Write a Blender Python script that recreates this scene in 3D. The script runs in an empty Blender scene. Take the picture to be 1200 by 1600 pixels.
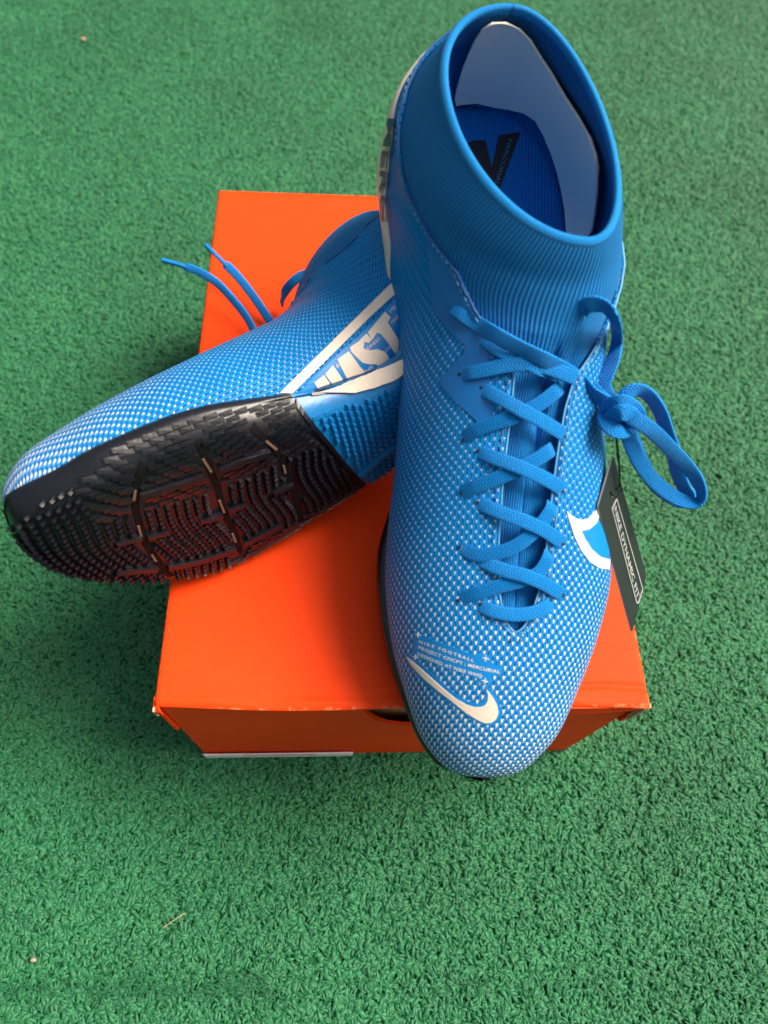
import bpy, bmesh, math, random
import numpy as np
from mathutils import Vector, Matrix
from mathutils.bvhtree import BVHTree
from mathutils.geometry import delaunay_2d_cdt

random.seed(7); rng = np.random.default_rng(7)
S = 0.01                                   # all shapes are written in centimetres
scene = bpy.context.scene
R_ = math.radians

# ------------------------------------------------------------------ camera, sky, sun, exposure
CAM_E = (.486, -.059, -.023); CAM_P = np.array([-3.022, -6.995, 43.726]); CAM_F = 1120.0
cam_d = bpy.data.cameras.new('camera'); cam = bpy.data.objects.new('camera', cam_d)
scene.collection.objects.link(cam); scene.camera = cam
cam.location = CAM_P*S; cam.rotation_mode = 'XYZ'; cam.rotation_euler = CAM_E
cam_d.sensor_fit = 'VERTICAL'; cam_d.sensor_height = 24; cam_d.lens = 24*CAM_F/1600
cam_d.clip_start = .01; cam_d.clip_end = 50
cam_d.dof.use_dof = True; cam_d.dof.focus_distance = .325; cam_d.dof.aperture_fstop = 5.2

SUN_EL, SUN_AZ = R_(52), R_(78)            # azimuth clockwise from +Y (away from the camera) towards +X
w = bpy.data.worlds.new('World'); scene.world = w; w.use_nodes = True
nt = w.node_tree; bg = nt.nodes['Background']; sky = nt.nodes.new('ShaderNodeTexSky')
sky.sky_type = 'NISHITA'; sky.sun_disc = False; sky.sun_elevation = SUN_EL; sky.sun_rotation = SUN_AZ
nt.links.new(sky.outputs[0], bg.inputs[0]); bg.inputs[1].default_value = 0.08; sky.air_density = 2.2; sky.dust_density = 10.0; sky.ozone_density = 0
sun_d = bpy.data.lights.new('sun', 'SUN'); sun_d.energy = 3.2; sun_d.angle = R_(32); sun_d.color = (1, .95, .88)
sun = bpy.data.objects.new('sun', sun_d); scene.collection.objects.link(sun)
sv = Vector((math.sin(SUN_AZ)*math.cos(SUN_EL), math.cos(SUN_AZ)*math.cos(SUN_EL), math.sin(SUN_EL)))
sun.rotation_euler = sv.to_track_quat('Z', 'Y').to_euler(); sun.location = sv*2
vs = scene.view_settings; vs.view_transform = 'Standard'; vs.look = 'None'; vs.exposure = 0.80; vs.gamma = 1; vs.use_curve_mapping = False

# ------------------------------------------------------------------ numeric helpers
def rotm(rx, ry, rz):
    c, s = math.cos, math.sin
    X = np.array([[1,0,0],[0,c(rx),-s(rx)],[0,s(rx),c(rx)]]); Y = np.array([[c(ry),0,s(ry)],[0,1,0],[-s(ry),0,c(ry)]])
    Z = np.array([[c(rz),-s(rz),0],[s(rz),c(rz),0],[0,0,1]])
    return Z@Y@X
CR = rotm(*CAM_E)
def ray(px, py): return CR@np.array([(px-600)/CAM_F, -(py-800)/CAM_F, -1.0])      # axial depth 1
def at_depth(px, py, d): return CAM_P + ray(px, py)*d
def at_z(px, py, z):
    r = ray(px, py); return CAM_P + r*((z-CAM_P[2])/r[2])
def cast(bvh, px, py):
    r = Vector(ray(px, py)).normalized(); h = bvh.ray_cast(Vector(CAM_P), r)
    if h[0] is None: return None, None
    n = h[1]
    if n.dot(r) > 0: n = -n
    return np.array(h[0]), np.array(n)
def spline(P, n=8, closed=False):
    P = [np.array(p, float) for p in P]; N = len(P); out = []
    for i in range(N if closed else N-1):
        if closed: a, b, c, d = P[i-1], P[i], P[(i+1) % N], P[(i+2) % N]
        else: a, b, c, d = P[max(i-1,0)], P[i], P[i+1], P[min(i+2,N-1)]
        for k in range(n):
            t = k/n; out.append(.5*((2*b)+(-a+c)*t+(2*a-5*b+4*c-d)*t*t+(-a+3*b-3*c+d)*t**3))
    if not closed: out.append(P[-1])
    return np.array(out)

# ------------------------------------------------------------------ object helpers
def thing(name, label, cat, loc, group=None):
    o = bpy.data.objects.new(name, None); scene.collection.objects.link(o)
    o.empty_display_size = .02; o.location = np.array(loc)*S
    o['label'] = label; o['category'] = cat
    if group: o['group'] = group
    return o
def mesh_obj(name, V, F, mats, parent=None, uv=None, smooth=True, loc=None, solid=0, soff=0, extra=None):
    """V in world cm; the object's origin is its parent's (or loc)."""
    base = np.array(parent.location)/S if parent is not None and parent.type == 'EMPTY' else (np.array(loc) if loc is not None else np.zeros(3))
    if parent is not None and parent.type != 'EMPTY': base = np.array(parent['_o'])
    me = bpy.data.meshes.new(name); V = np.asarray(V, float)
    used = np.zeros(len(V), bool)
    for f in F: used[list(f)] = True
    if not used.all():                       # drop points no face uses
        mp = np.cumsum(used)-1; V = V[used]; F = [tuple(int(mp[i]) for i in f) for f in F]
        if uv is not None: uv = np.asarray(uv, float)[used]
        if extra: extra = {k: np.asarray(a, float)[used] for k, a in extra.items()}
    me.from_pydata(((V-base)*S).tolist(), [], [list(f) for f in F]); me.validate(verbose=False)
    if not isinstance(mats, (list, tuple)): mats = [mats]
    for m in mats: me.materials.append(m)
    if uv is not None and len(me.vertices) == len(uv):
        l = me.uv_layers.new(name='UVMap'); idx = np.zeros(len(me.loops), int); me.loops.foreach_get('vertex_index', idx)
        l.data.foreach_set('uv', np.asarray(uv, float)[idx].ravel())
    if extra:
        for k, arr in extra.items():
            a = me.attributes.new(k, 'FLOAT', 'POINT'); a.data.foreach_set('value', np.asarray(arr, float))
    if smooth: me.polygons.foreach_set('use_smooth', [True]*len(me.polygons))
    o = bpy.data.objects.new(name, me); scene.collection.objects.link(o)
    if parent is not None: o.parent = parent
    else: o.location = base*S
    o['_o'] = base.tolist()
    if solid:
        m = o.modifiers.new('solid', 'SOLIDIFY'); m.thickness = solid*S; m.offset = soff
    return o
def grid_faces(nr, nc, closed=False, flip=False):
    F = []
    for i in range(nr-1):
        for j in range(nc if closed else nc-1):
            a, b, c, d = i*nc+j, i*nc+(j+1) % nc, (i+1)*nc+(j+1) % nc, (i+1)*nc+j
            F.append((a,d,c,b) if flip else (a,b,c,d))
    return F
def frames(P, up):
    P = np.asarray(P, float); T = np.gradient(P, axis=0); T /= np.linalg.norm(T, axis=1)[:,None]+1e-9
    U = np.asarray(up, float); U = np.broadcast_to(U, P.shape).copy()
    U -= (U*T).sum(1)[:,None]*T; U /= np.linalg.norm(U, axis=1)[:,None]+1e-9
    return T, U, np.cross(T, U)
def ribbon(name, P, N, width, thick, mat, parent, flat=.35, n=12, taper=None, **kw):
    """soft flat lace swept along P with its face towards N"""
    T, U, B = frames(P, N); m = len(P)
    ang = np.linspace(0, 2*math.pi, n, endpoint=False)
    cx = np.sign(np.cos(ang))*np.abs(np.cos(ang))**.45; cy = np.sign(np.sin(ang))*np.abs(np.sin(ang))**.6
    wv = np.broadcast_to(np.asarray(width, float), (m,)); V = []; uv = []
    L = np.r_[0, np.cumsum(np.linalg.norm(np.diff(P, axis=0), axis=1))]
    for i in range(m):
        k = 1 if taper is None else taper[i]
        for j in range(n):
            V.append(P[i]+B[i]*cx[j]*wv[i]/2*k+U[i]*cy[j]*thick/2*k); uv.append((cx[j]*wv[i]/2, L[i]))
    F = grid_faces(m, n, True)
    c0 = len(V); V.append(P[0]); V.append(P[-1]); uv += [(0,0),(0,L[-1])]
    for j in range(n):
        F.append((c0, (j+1) % n, j)); F.append((c0+1, (m-1)*n+j, (m-1)*n+(j+1) % n))
    return mesh_obj(name, V, F, mat, parent, uv=uv, **kw)
def tube_data(P, r, n=8, up=(0,0,1)):
    T, U, B = frames(P, up); V = []
    rr = np.broadcast_to(np.asarray(r, float), (len(P),))
    for i in range(len(P)):
        for j in range(n):
            a = 2*math.pi*j/n; V.append(P[i]+(B[i]*math.cos(a)+U[i]*math.sin(a))*rr[i])
    return V, grid_faces(len(P), n, True)
def tube(name, P, r, mat, parent, n=8, up=(0,0,1)):
    V, F = tube_data(np.asarray(P, float), r, n, up); return mesh_obj(name, V, F, mat, parent)
def make_bvh(V, F): return BVHTree.FromPolygons([Vector(v) for v in V], [tuple(f) for f in F])
def poly_mesh(loops, step):
    """triangulate closed 2-D outlines (first is outer, rest holes) with an inner grid of points"""
    pts = []; edges = []
    def inside(p, L):
        c = False; n = len(L)
        for i in range(n):
            a, b = L[i], L[i-1]
            if (a[1] > p[1]) != (b[1] > p[1]) and p[0] < (b[0]-a[0])*(p[1]-a[1])/(b[1]-a[1])+a[0]: c = not c
        return c
    outl = []
    for L in loops:
        L = [np.array(p, float) for p in L]; D = []
        for i in range(len(L)):
            a, b = L[i], L[(i+1) % len(L)]; k = max(1, int(np.linalg.norm(b-a)/step))
            for j in range(k): D.append(a+(b-a)*j/k)
        s = len(pts); pts += D; outl.append((s, len(D)))
        edges += [(s+i, s+(i+1) % len(D)) for i in range(len(D))]
    A = np.array(loops[0], float); x0, y0 = A.min(0); x1, y1 = A.max(0)
    B = np.array([p for p in pts])
    y = y0+step/2
    while y < y1:
        x = x0+step/2
        while x < x1:
            if inside((x,y), loops[0]) and not any(inside((x,y), h) for h in loops[1:]) and np.min(np.hypot(B[:,0]-x, B[:,1]-y)) > step*.45: pts.append(np.array((x,y)))
            x += step
        y += step
    r = delaunay_2d_cdt([Vector(p) for p in pts], edges, [], 1, 1e-5)
    V2 = np.array([tuple(v) for v in r[0]]); F = []
    for f in r[2]:
        c = V2[list(f)].mean(0)
        if inside(c, loops[0]) and not any(inside(c, h) for h in loops[1:]): F.append(tuple(f))
    bd = {}
    for f in F:
        for i in range(len(f)):
            e = (f[i], f[(i+1) % len(f)]); bd[e] = 1
    border = [e for e in bd if (e[1], e[0]) not in bd]
    return V2, F, border
def decal(name, loops, bvh, mat, parent, off=.03, thick=.05, step=6, uvscale=.03, maxjump=1.5, relax=0, **kw):
    """a thin film pressed on a surface: outline in photograph pixels, real points from casting on the surface"""
    V2, F, border = poly_mesh(loops, step); P = []; ok = []
    for p in V2:
        h, n = cast(bvh, p[0], p[1])
        if h is None: P.append(np.zeros(3)); ok.append(None)
        else: P.append(h+n*off); ok.append(n)
    F = [f for f in F if all(ok[i] is not None for i in f) and max(np.linalg.norm(P[f[i]]-P[f[i-1]]) for i in range(len(f))) < maxjump]
    if relax:
        nb = {}
        for f in F:
            for i in range(len(f)): nb.setdefault(f[i], set()).add(f[i-1]); nb.setdefault(f[i-1], set()).add(f[i])
        for _ in range(relax):
            Pn = list(P)
            for i, s_ in nb.items(): Pn[i] = .5*P[i]+.5*np.mean([P[j] for j in s_], axis=0)
            P = Pn
    # keep the one connected piece that holds most of the faces
    par = list(range(len(F))); seen = {}
    def find_(i):
        while par[i] != i: par[i] = par[par[i]]; i = par[i]
        return i
    for k, f in enumerate(F):
        for i in range(len(f)):
            e = frozenset((f[i], f[i-1]))
            if e in seen: par[find_(k)] = find_(seen[e])
            seen[e] = k
    cnt = {}
    for k in range(len(F)): cnt[find_(k)] = cnt.get(find_(k), 0)+1
    if cnt:
        big = max(cnt, key=cnt.get)
        F = [f for k, f in enumerate(F) if find_(k) == big]
    n0 = len(P); Q = [P[i]-(ok[i]*thick if ok[i] is not None else 0) for i in range(n0)]
    be = {}
    for f in F:
        for i in range(len(f)): be[(f[i], f[(i+1) % len(f)])] = 1
    SF = [(a, a+n0, b+n0, b) for (a,b) in be if (b,a) not in be]
    return mesh_obj(name, P+Q, F+SF, mat, parent, uv=np.r_[V2, V2]*uvscale, smooth=False, **kw)
def text_mesh(txt, size=1.0, bold=0.0, spacing=1.0, sub=.25):
    cu = bpy.data.curves.new('t', 'FONT'); cu.body = txt; cu.size = size; cu.offset = bold; cu.space_character = spacing; cu.resolution_u = 3
    o = bpy.data.objects.new('t', cu); scene.collection.objects.link(o); bpy.context.view_layer.update()
    me = bpy.data.meshes.new_from_object(o.evaluated_get(bpy.context.evaluated_depsgraph_get()))
    bm = bmesh.new(); bm.from_mesh(me)
    bmesh.ops.triangulate(bm, faces=bm.faces)
    for _ in range(4):
        E_ = [e for e in bm.edges if e.calc_length() > sub]
        if not E_: break
        bmesh.ops.subdivide_edges(bm, edges=E_, cuts=1)
        bmesh.ops.triangulate(bm, faces=[f for f in bm.faces if len(f.verts) > 3])
    bm.verts.ensure_lookup_table(); V = np.array([(v.co.x, v.co.y) for v in bm.verts]); F = [tuple(v.index for v in f.verts) for f in bm.faces]
    bm.free(); bpy.data.meshes.remove(me); bpy.data.objects.remove(o); bpy.data.curves.remove(cu)
    V[:,0] -= V[:,0].min(); return V, F
def text_on(name, txt, p0, p1, up, bvh, mat, parent, off=.05, bold=0.0, spacing=1.0, fit=True, **kw):
    """text whose baseline runs from pixel p0 to p1, with cap height vector `up` in pixels, laid on a surface"""
    V, F = text_mesh(txt, 1.0, bold, spacing)
    wid = V[:,0].max(); path = np.array([p0, p1] if not isinstance(p0, list) else p0, float); up = np.array(up, float)
    if len(path) > 2: path = spline(path, 6)
    cl = np.r_[0, np.cumsum(np.linalg.norm(np.diff(path, axis=0), axis=1))]
    P = []; ok = []
    for (x, y) in V:
        q = np.array([np.interp(x/wid*cl[-1], cl, path[:,k]) for k in (0, 1)])+up*y/.72; h, n = cast(bvh, q[0], q[1])
        ok.append(h is not None); P.append(h+n*off if h is not None else np.zeros(3))
    F = [f for f in F if all(ok[i] for i in f) and max(np.linalg.norm(P[f[i]]-P[f[i-1]]) for i in range(3)) < 1.2]
    return mesh_obj(name, P, F, mat, parent, smooth=False, **kw)

# ------------------------------------------------------------------ shader helpers
class NT:
    def __init__(s, name):
        s.m = bpy.data.materials.new(name); s.m.use_nodes = True; s.t = s.m.node_tree; s.b = s.t.nodes['Principled BSDF']
    def n(s, typ, **k):
        x = s.t.nodes.new(typ)
        for a, b in k.items(): setattr(x, a, b)
        return x
    def set(s, sock, v):
        i = s.b.inputs[sock]
        if isinstance(v, X): s.t.links.new(v.o, i)
        else: i.default_value = v
    def math(s, op, a, b=None, c=None, clamp=False):
        x = s.n('ShaderNodeMath', operation=op); x.use_clamp = clamp
        for i, v in enumerate((a, b, c)):
            if v is None: continue
            if isinstance(v, X): s.t.links.new(v.o, x.inputs[i])
            else: x.inputs[i].default_value = float(v)
        return X(s, x.outputs[0])
    def uv(s):
        c = s.n('ShaderNodeTexCoord'); q = s.n('ShaderNodeSeparateXYZ'); s.t.links.new(c.outputs['UV'], q.inputs[0])
        return X(s, q.outputs[0]), X(s, q.outputs[1])
    def attr(s, name):
        a = s.n('ShaderNodeAttribute', attribute_name=name); return X(s, a.outputs['Fac'])
    def noise(s, scale, detail=3, rough=.5, coord='Object', color=False, stretch=None):
        c = s.n('ShaderNodeTexCoord'); x = s.n('ShaderNodeTexNoise'); x.inputs['Scale'].default_value = scale
        x.inputs['Detail'].default_value = detail; x.inputs['Roughness'].default_value = rough
        src = c.outputs[coord]
        if stretch:
            mp = s.n('ShaderNodeMapping'); mp.inputs['Scale'].default_value = stretch; s.t.links.new(src, mp.inputs[0]); src = mp.outputs[0]
        s.t.links.new(src, x.inputs['Vector'])
        return X(s, x.outputs['Fac'])
    def mix(s, f, a, b):
        x = s.n('ShaderNodeMix', data_type='RGBA')
        for k, v in ((0, f), (6, a), (7, b)):
            if isinstance(v, X): s.t.links.new(v.o, x.inputs[k])
            elif k == 0: x.inputs[0].default_value = v
            else: x.inputs[k].default_value = (*v, 1)
        return X(s, x.outputs[2])
    def bump(s, h, dist, strength=1.0):
        x = s.n('ShaderNodeBump'); x.inputs['Distance'].default_value = dist*S; x.inputs['Strength'].default_value = strength
        s.t.links.new(h.o, x.inputs['Height']); s.t.links.new(x.outputs[0], s.b.inputs['Normal'])
class X:
    def __init__(s, t, o): s.t = t; s.o = o
    def __add__(s, v): return s.t.math('ADD', s, v)
    __radd__ = __add__
    def __mul__(s, v): return s.t.math('MULTIPLY', s, v)
    __rmul__ = __mul__
    def __sub__(s, v): return s.t.math('SUBTRACT', s, v)
    def __rsub__(s, v): return s.t.math('SUBTRACT', v, s)
    def __truediv__(s, v): return s.t.math('DIVIDE', s, v)
    def f(s, op, *a, **k): return s.t.math(op, s, *a, **k)
    def fract(s): return s.f('FRACT')
    def floor(s): return s.f('FLOOR')
    def abs(s): return s.f('ABSOLUTE')
    def clamp(s): return s.f('MULTIPLY', 1.0, clamp=True)
    def step(s, e, soft=.02):                       # smooth 0..1 as value passes e
        return s.f('SUBTRACT', e).f('DIVIDE', soft).f('ADD', .5, clamp=True)
def plain(name, col, rough=.5, spec=.5, nscale=None, namt=0, ndist=.01, var=0, metal=0, sheen=0):
    t = NT(name); t.set('Roughness', rough); t.set('Specular IOR Level', spec); t.set('Metallic', metal)
    if sheen: t.set('Sheen Weight', sheen)
    if nscale:
        nn = t.noise(nscale, 4, .6); t.bump(nn, ndist, namt or 1)
        c2 = tuple(c*(1-var) for c in col); t.set('Base Color', t.mix(nn, c2, tuple(min(1, c*(1+var)) for c in col)))
    else: t.set('Base Color', (*col, 1))
    return t.m
# ---------------- shoe last: rings from toe (0) to collar rim (15), local cm, x lateral, y toe->heel, z up
#        Ty   Tz   Tx    By   Bz   Bx   half-width  hm   nt   nb

RING = np.array([
 [0.80, 1.9, 3.0,  0.80, 1.3, 3.0, 0.50, .45, 2.0, 2.0],
 [0.98, 2.5, 3.0,  0.98, 1.0, 3.0, 1.30, .42, 2.0, 2.2],
 [1.52, 3.2, 3.05, 1.52, 0.8, 3.0, 1.98, .38, 2.0, 2.5],
 [2.50, 3.9, 3.15, 2.50, 0.7, 3.1, 2.74, .34, 2.0, 2.8],
 [4.10, 4.6, 3.3,  4.10, 0.6, 3.2, 3.40, .32, 2.0, 3.0],
 [6.00, 5.2, 3.5,  6.10, 0.6, 3.3, 4.05, .32, 2.0, 3.2],
 [8.30, 5.8, 3.65, 8.60, 0.6, 3.5, 4.50, .33, 2.0, 3.2],
 [10.3, 6.4, 3.75, 11.2, 0.7, 3.5, 4.40, .35, 2.0, 3.0],
 [12.3, 7.0, 3.9,  14.0, 0.8, 3.4, 4.10, .38, 2.0, 2.8],
 [14.2, 7.5, 4.15, 17.5, 1.1, 3.1, 3.85, .42, 2.0, 2.8],
 [15.5, 7.9, 4.4,  21.2, 1.5, 2.6, 3.75, .45, 2.0, 2.8],
 [16.5, 8.35,4.6,  25.0, 1.9, 2.1, 3.85, .48, 2.0, 2.8],
 [17.3, 8.85,4.75, 27.9, 3.0, 1.9, 4.15, .50, 2.0, 2.7],
 [17.9, 9.35,4.9,  28.9, 5.0, 2.0, 4.20, .50, 2.0, 2.4],
 [18.4, 9.85,5.05, 28.7, 7.6, 2.4, 4.25, .50, 2.0, 2.3],
 [19.0,10.5, 5.2,  28.1,10.6, 2.9, 3.45, .50, 2.0, 2.1]])
WR = {12:-.15, 13:-.55, 14:-1.25, 15:-1.32}      # lateral side narrower than medial near the ankle
RING = np.c_[RING, [WR.get(i,0) for i in range(16)]]
def crom(tab, t):
    t = min(max(t, 0.0), len(tab)-1-1e-9); i = int(t); u = t-i
    a = tab[max(i-1,0)]; b = tab[i]; c = tab[i+1]; d = tab[min(i+2,len(tab)-1)]
    return .5*((2*b)+(-a+c)*u+(2*a-5*b+4*c-d)*u*u+(-a+3*b-3*c+d)*u**3)
_ph = np.linspace(0, math.pi, 181)
def half_ring(t, side):
    """dense half outline from top (T) to bottom (B), side +1 lateral, -1 medial"""
    Ty,Tz,Tx,By,Bz,Bx,w,hm,nt,nb,wr = crom(RING, t)
    if side > 0: w += wr
    c = np.abs(np.cos(_ph)); s = np.sin(_ph).clip(0)
    up = _ph <= math.pi/2
    n = np.where(up, nt, nb)
    g = s**(2/n); e = c**(2/n)
    h = np.where(up, hm+(1-hm)*e, hm-hm*e)
    y = By+(Ty-By)*h; z = Bz+(Tz-Bz)*h; x = Bx+(Tx-Bx)*h + side*w*g
    P = np.stack([x,y,z],1)
    L = np.r_[0, np.cumsum(np.linalg.norm(np.diff(P,axis=0),axis=1))]
    return P, L
def ring_pt(t, v):
    """points at signed fractions v (array, -1..1; 0 top)"""
    v = np.atleast_1d(v); out = np.zeros((len(v),3))
    for s in (-1,1):
        m = (v < 0) if s < 0 else (v >= 0)
        if m.any():
            P,L = half_ring(t,s); d = np.abs(v[m])*L[-1]
            for k in range(3): out[m,k] = np.interp(d, L, P[:,k])
    return out
def ring_len(t, s): return half_ring(t,s)[1][-1]
# ------------------------------------------------------------------ materials
BLUE = (.0, .205, .57); CREAM = (.80, .66, .54); WHITE = (.80, .80, .76)
def m_upper():
    t = NT('coated_knit_with_dashes'); a, b = t.uv(); s = t.attr('dash')
    nz = t.noise(900, 2, .5)
    ca = (a+(nz-.5)*.03)/.165; col = ca.floor(); fa = ca.fract()
    bb = b/.375+col*.5+(nz-.5)*.15; fb = bb.fract()
    ln = .22+.43*s
    st = .86-ln
    u = (fb-st)/ln
    hw = (.06+.29*u)*(.30+.72*s)
    da = (fa-.5-(fb-.5)*.16).abs()
    on = s.step(.06, .05)
    mask = (hw-da).step(0, .12)*(fb-st).step(0, .08)*(.86-fb).step(0, .08)*on
    fb2 = (bb+.42).fract()
    pit = (.16-(fa-.5).abs()).step(0, .12)*(fb2-.2).step(0, .15)*(.86-fb2).step(0, .15)
    fa3 = (ca+.5).fract()
    rib = (fa3-.5).abs()*2
    c0 = t.mix(t.noise(60, 3), tuple(c*.86 for c in BLUE), tuple(c*1.12 for c in BLUE))
    c1 = t.mix(pit*.75, c0, (.001, .05, .20))
    c2 = t.mix(mask, c1, (.80, .76, .70))
    t.set('Base Color', c2); t.set('Roughness', .52); t.set('Specular IOR Level', .18)
    fine = t.noise(2600, 2, .5)
    t.bump(mask*.7-pit*.8+rib*.25+fine*.25, .045, 1.0)
    return t.m
def m_smooth(name='smooth_film', col=BLUE, rough=.38):
    t = NT(name); nn = t.noise(1500, 3, .6); t.set('Base Color', t.mix(nn, tuple(c*.9 for c in col), tuple(min(1, c*1.08) for c in col)))
    t.set('Roughness', rough); t.bump(nn+t.noise(120, 2)*.6, .018, 1.0); return t.m
def m_knit(name, col, pitch=.17, row=.11, depth=.06, rough=.75, contrast=.45):
    t = NT(name); a, b = t.uv()
    nz = t.noise(350, 2)
    x = (a/pitch+(nz-.5)*.12); fx = x.fract(); r = 1-(fx-.5).abs()*2            # 1 on the rib, 0 in the groove
    tri = (fx-.5).abs()
    y = (b/row+tri*1.1+(nz-.5)*.25).fract(); yy = 1-(y-.5).abs()*2
    h = r.f('POWER', .6)*(.72+.28*yy)
    dark = tuple(c*(1-contrast) for c in col)
    t.set('Base Color', t.mix(h, dark, tuple(min(1, c*1.12) for c in col))); t.set('Roughness', rough); t.set('Specular IOR Level', .3)
    t.set('Sheen Weight', .08); t.set('Sheen Roughness', .4); t.b.inputs['Sheen Tint'].default_value = (.5, .8, 1, 1)
    t.bump(h, depth, 1.0); return t.m
def m_lace():
    t = NT('woven_lace'); a, b = t.uv(); x = a.abs()
    k = (x/.085); fx = k.fract(); col = k.floor()
    y = (b/.12+(fx-.5).abs()*1.2+col*.5).fract(); yy = 1-(y-.5).abs()*2; xx = 1-(fx-.5).abs()*2
    h = xx.f('POWER', .5)*(.25+.75*yy)
    t.set('Base Color', t.mix(h, (.0, .12, .44), (.0, .33, .88))); t.set('Roughness', .6); t.set('Specular IOR Level', .22)
    t.set('Sheen Weight', .03); t.bump(h, .05, 1.0); return t.m
def m_card(worn=False):
    t = NT('orange_cardboard'); nn = t.noise(220, 5, .65); fib = t.noise(60, 4, .6, stretch=(1, 9, 1)); big = t.noise(9, 3)
    c = t.mix(fib, (.78, .040, .002), (.88, .056, .003)); c = t.mix(big*.35, c, (.90, .068, .006))
    sp = t.noise(700, 2).step(.70, .05)
    q = t.n('ShaderNodeTexCoord'); sx = t.n('ShaderNodeSeparateXYZ'); t.t.links.new(q.outputs['Object'], sx.inputs[0]); ax = X(t, sx.outputs[0]).abs(); ay = X(t, sx.outputs[1]).abs()
    wear = ((ax.step(.1072, .0008)+ay.step(.1623, .0008)).clamp()*t.noise(260, 4, .7).step(.56, .12)).clamp()
    if worn: c = t.mix(wear*.6, c, (.90, .24, .10))
    scr = t.noise(34, 5, .75, stretch=(1, .12, 1)).step(.665, .02)
    c = t.mix(scr*.18, c, (.95, .22, .10))
    t.set('Base Color', t.mix(sp*.25, c, (.92, .12, .03))); t.set('Roughness', .6); t.set('Specular IOR Level', .15)
    t.bump(nn*.5+fib*.4+big*1.5, .03, 1.0); return t.m
def m_turf():
    t = NT('green_yarn'); info = t.n('ShaderNodeObjectInfo'); rnd = X(t, info.outputs['Random'])
    gp = t.n('ShaderNodeNewGeometry'); bn = t.n('ShaderNodeTexNoise'); bn.inputs['Scale'].default_value = 9; bn.inputs['Detail'].default_value = 5; t.t.links.new(gp.outputs['Position'], bn.inputs['Vector']); big = X(t, bn.outputs['Fac'])
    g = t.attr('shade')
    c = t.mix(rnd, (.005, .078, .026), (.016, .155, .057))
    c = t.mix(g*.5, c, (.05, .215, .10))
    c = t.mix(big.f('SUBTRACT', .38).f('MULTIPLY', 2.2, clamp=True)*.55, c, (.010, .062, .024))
    t.set('Base Color', c); t.set('Roughness', .45); t.set('Specular IOR Level', .25)
    return t.m
def m_rubber(name, col, rough=.38):
    t = NT(name); nn = t.noise(500, 4, .6); t.set('Base Color', t.mix(nn, tuple(c*.8 for c in col), tuple(c*1.25 for c in col)))
    t.set('Roughness', rough); t.set('Specular IOR Level', .5); t.bump(nn, .012, 1.0); return t.m
MAT = dict(
    upper=m_upper(), film=m_smooth(), film_shaded=m_smooth('eyestay_film_shaded', (.006,.145,.46), .33),
    knit=m_knit('ribbed_sock_knit', (.0, .18, .52), .14, .09), tongue=m_knit('tongue_knit', (.0, .205, .62), .105, .08, .05, contrast=.42),
    rim=m_knit('collar_binding_knit', (.0, .25, .68), .10, .06, .035, contrast=.22), lace=m_lace(),
    inner=plain('sock_lining', (.002,.08,.30), .8, .2, 1500, 1, .02, .15),
    insole=m_knit('insole_fabric', (.001, .20, .68), .14, .14, .03, .7, .30),
    cream=m_smooth('cream_film', CREAM, .40), white=m_smooth('white_print', (.66,.70,.69), .4),
    ink=plain('print_ink', (.78,.74,.68), .45), black_ink=plain('black_ink', (.004,.008,.02), .5), cyan_ink=plain('pale_print', (.05,.26,.42), .5),
    black=m_rubber('black_rubber', (.005,.0055,.010), .32), blue_rubber=m_rubber('blue_rubber', (.004,.16,.42), .30),
    insert=plain('tan_insert', (.16,.10,.07), .45), board=m_card(), lid=m_card(True), kraft=plain('cut_card_edge', (.55,.40,.28), .8, .2, 800, 1, .02, .2),
    brown=plain('unprinted_card', (.45,.27,.14), .8, .2, 300, 1, .03, .15),
    label=plain('paper_label', (.80,.78,.78), .5, .4, 90, .3, .01, .03), red=plain('label_red', (.6,.02,.04), .5),
    liner=plain('liner_card', (.92,.89,.87), .6, .3, 40, .6, .05, .03), liner_edge=plain('liner_edge', (.86,.78,.66), .5),
    tag=plain('tag_card', (.016,.021,.023), .42, .5, 900, .6, .01, .12), tag_edge=plain('tag_edge', (.33,.31,.29), .6),
    tag_print=plain('silver_print', (.36,.38,.38), .35), cord=plain('black_cord', (.006,.006,.008), .5), turf=m_turf(),
    backing=plain('turf_backing', (.012,.090,.028), .9, .1, 120, 1, .3, .3), straw=plain('dry_straw', (.42,.34,.16), .7, .3, 200, .5, .02, .2),
    navy=plain('navy_print', (.015,.05,.13), .5), thread=plain('thread', (.02,.10,.30), .6), thread2=plain('pale_thread', (.10,.36,.62), .6), hole=plain('eyelet_dark', (.003,.010,.025), .7), groove=plain('groove_shade', (.0015,.0015,.002), .7, .2),
    pebble=plain('pebble', (.45,.30,.24), .7, .3, 300, .6, .03, .2))

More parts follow.
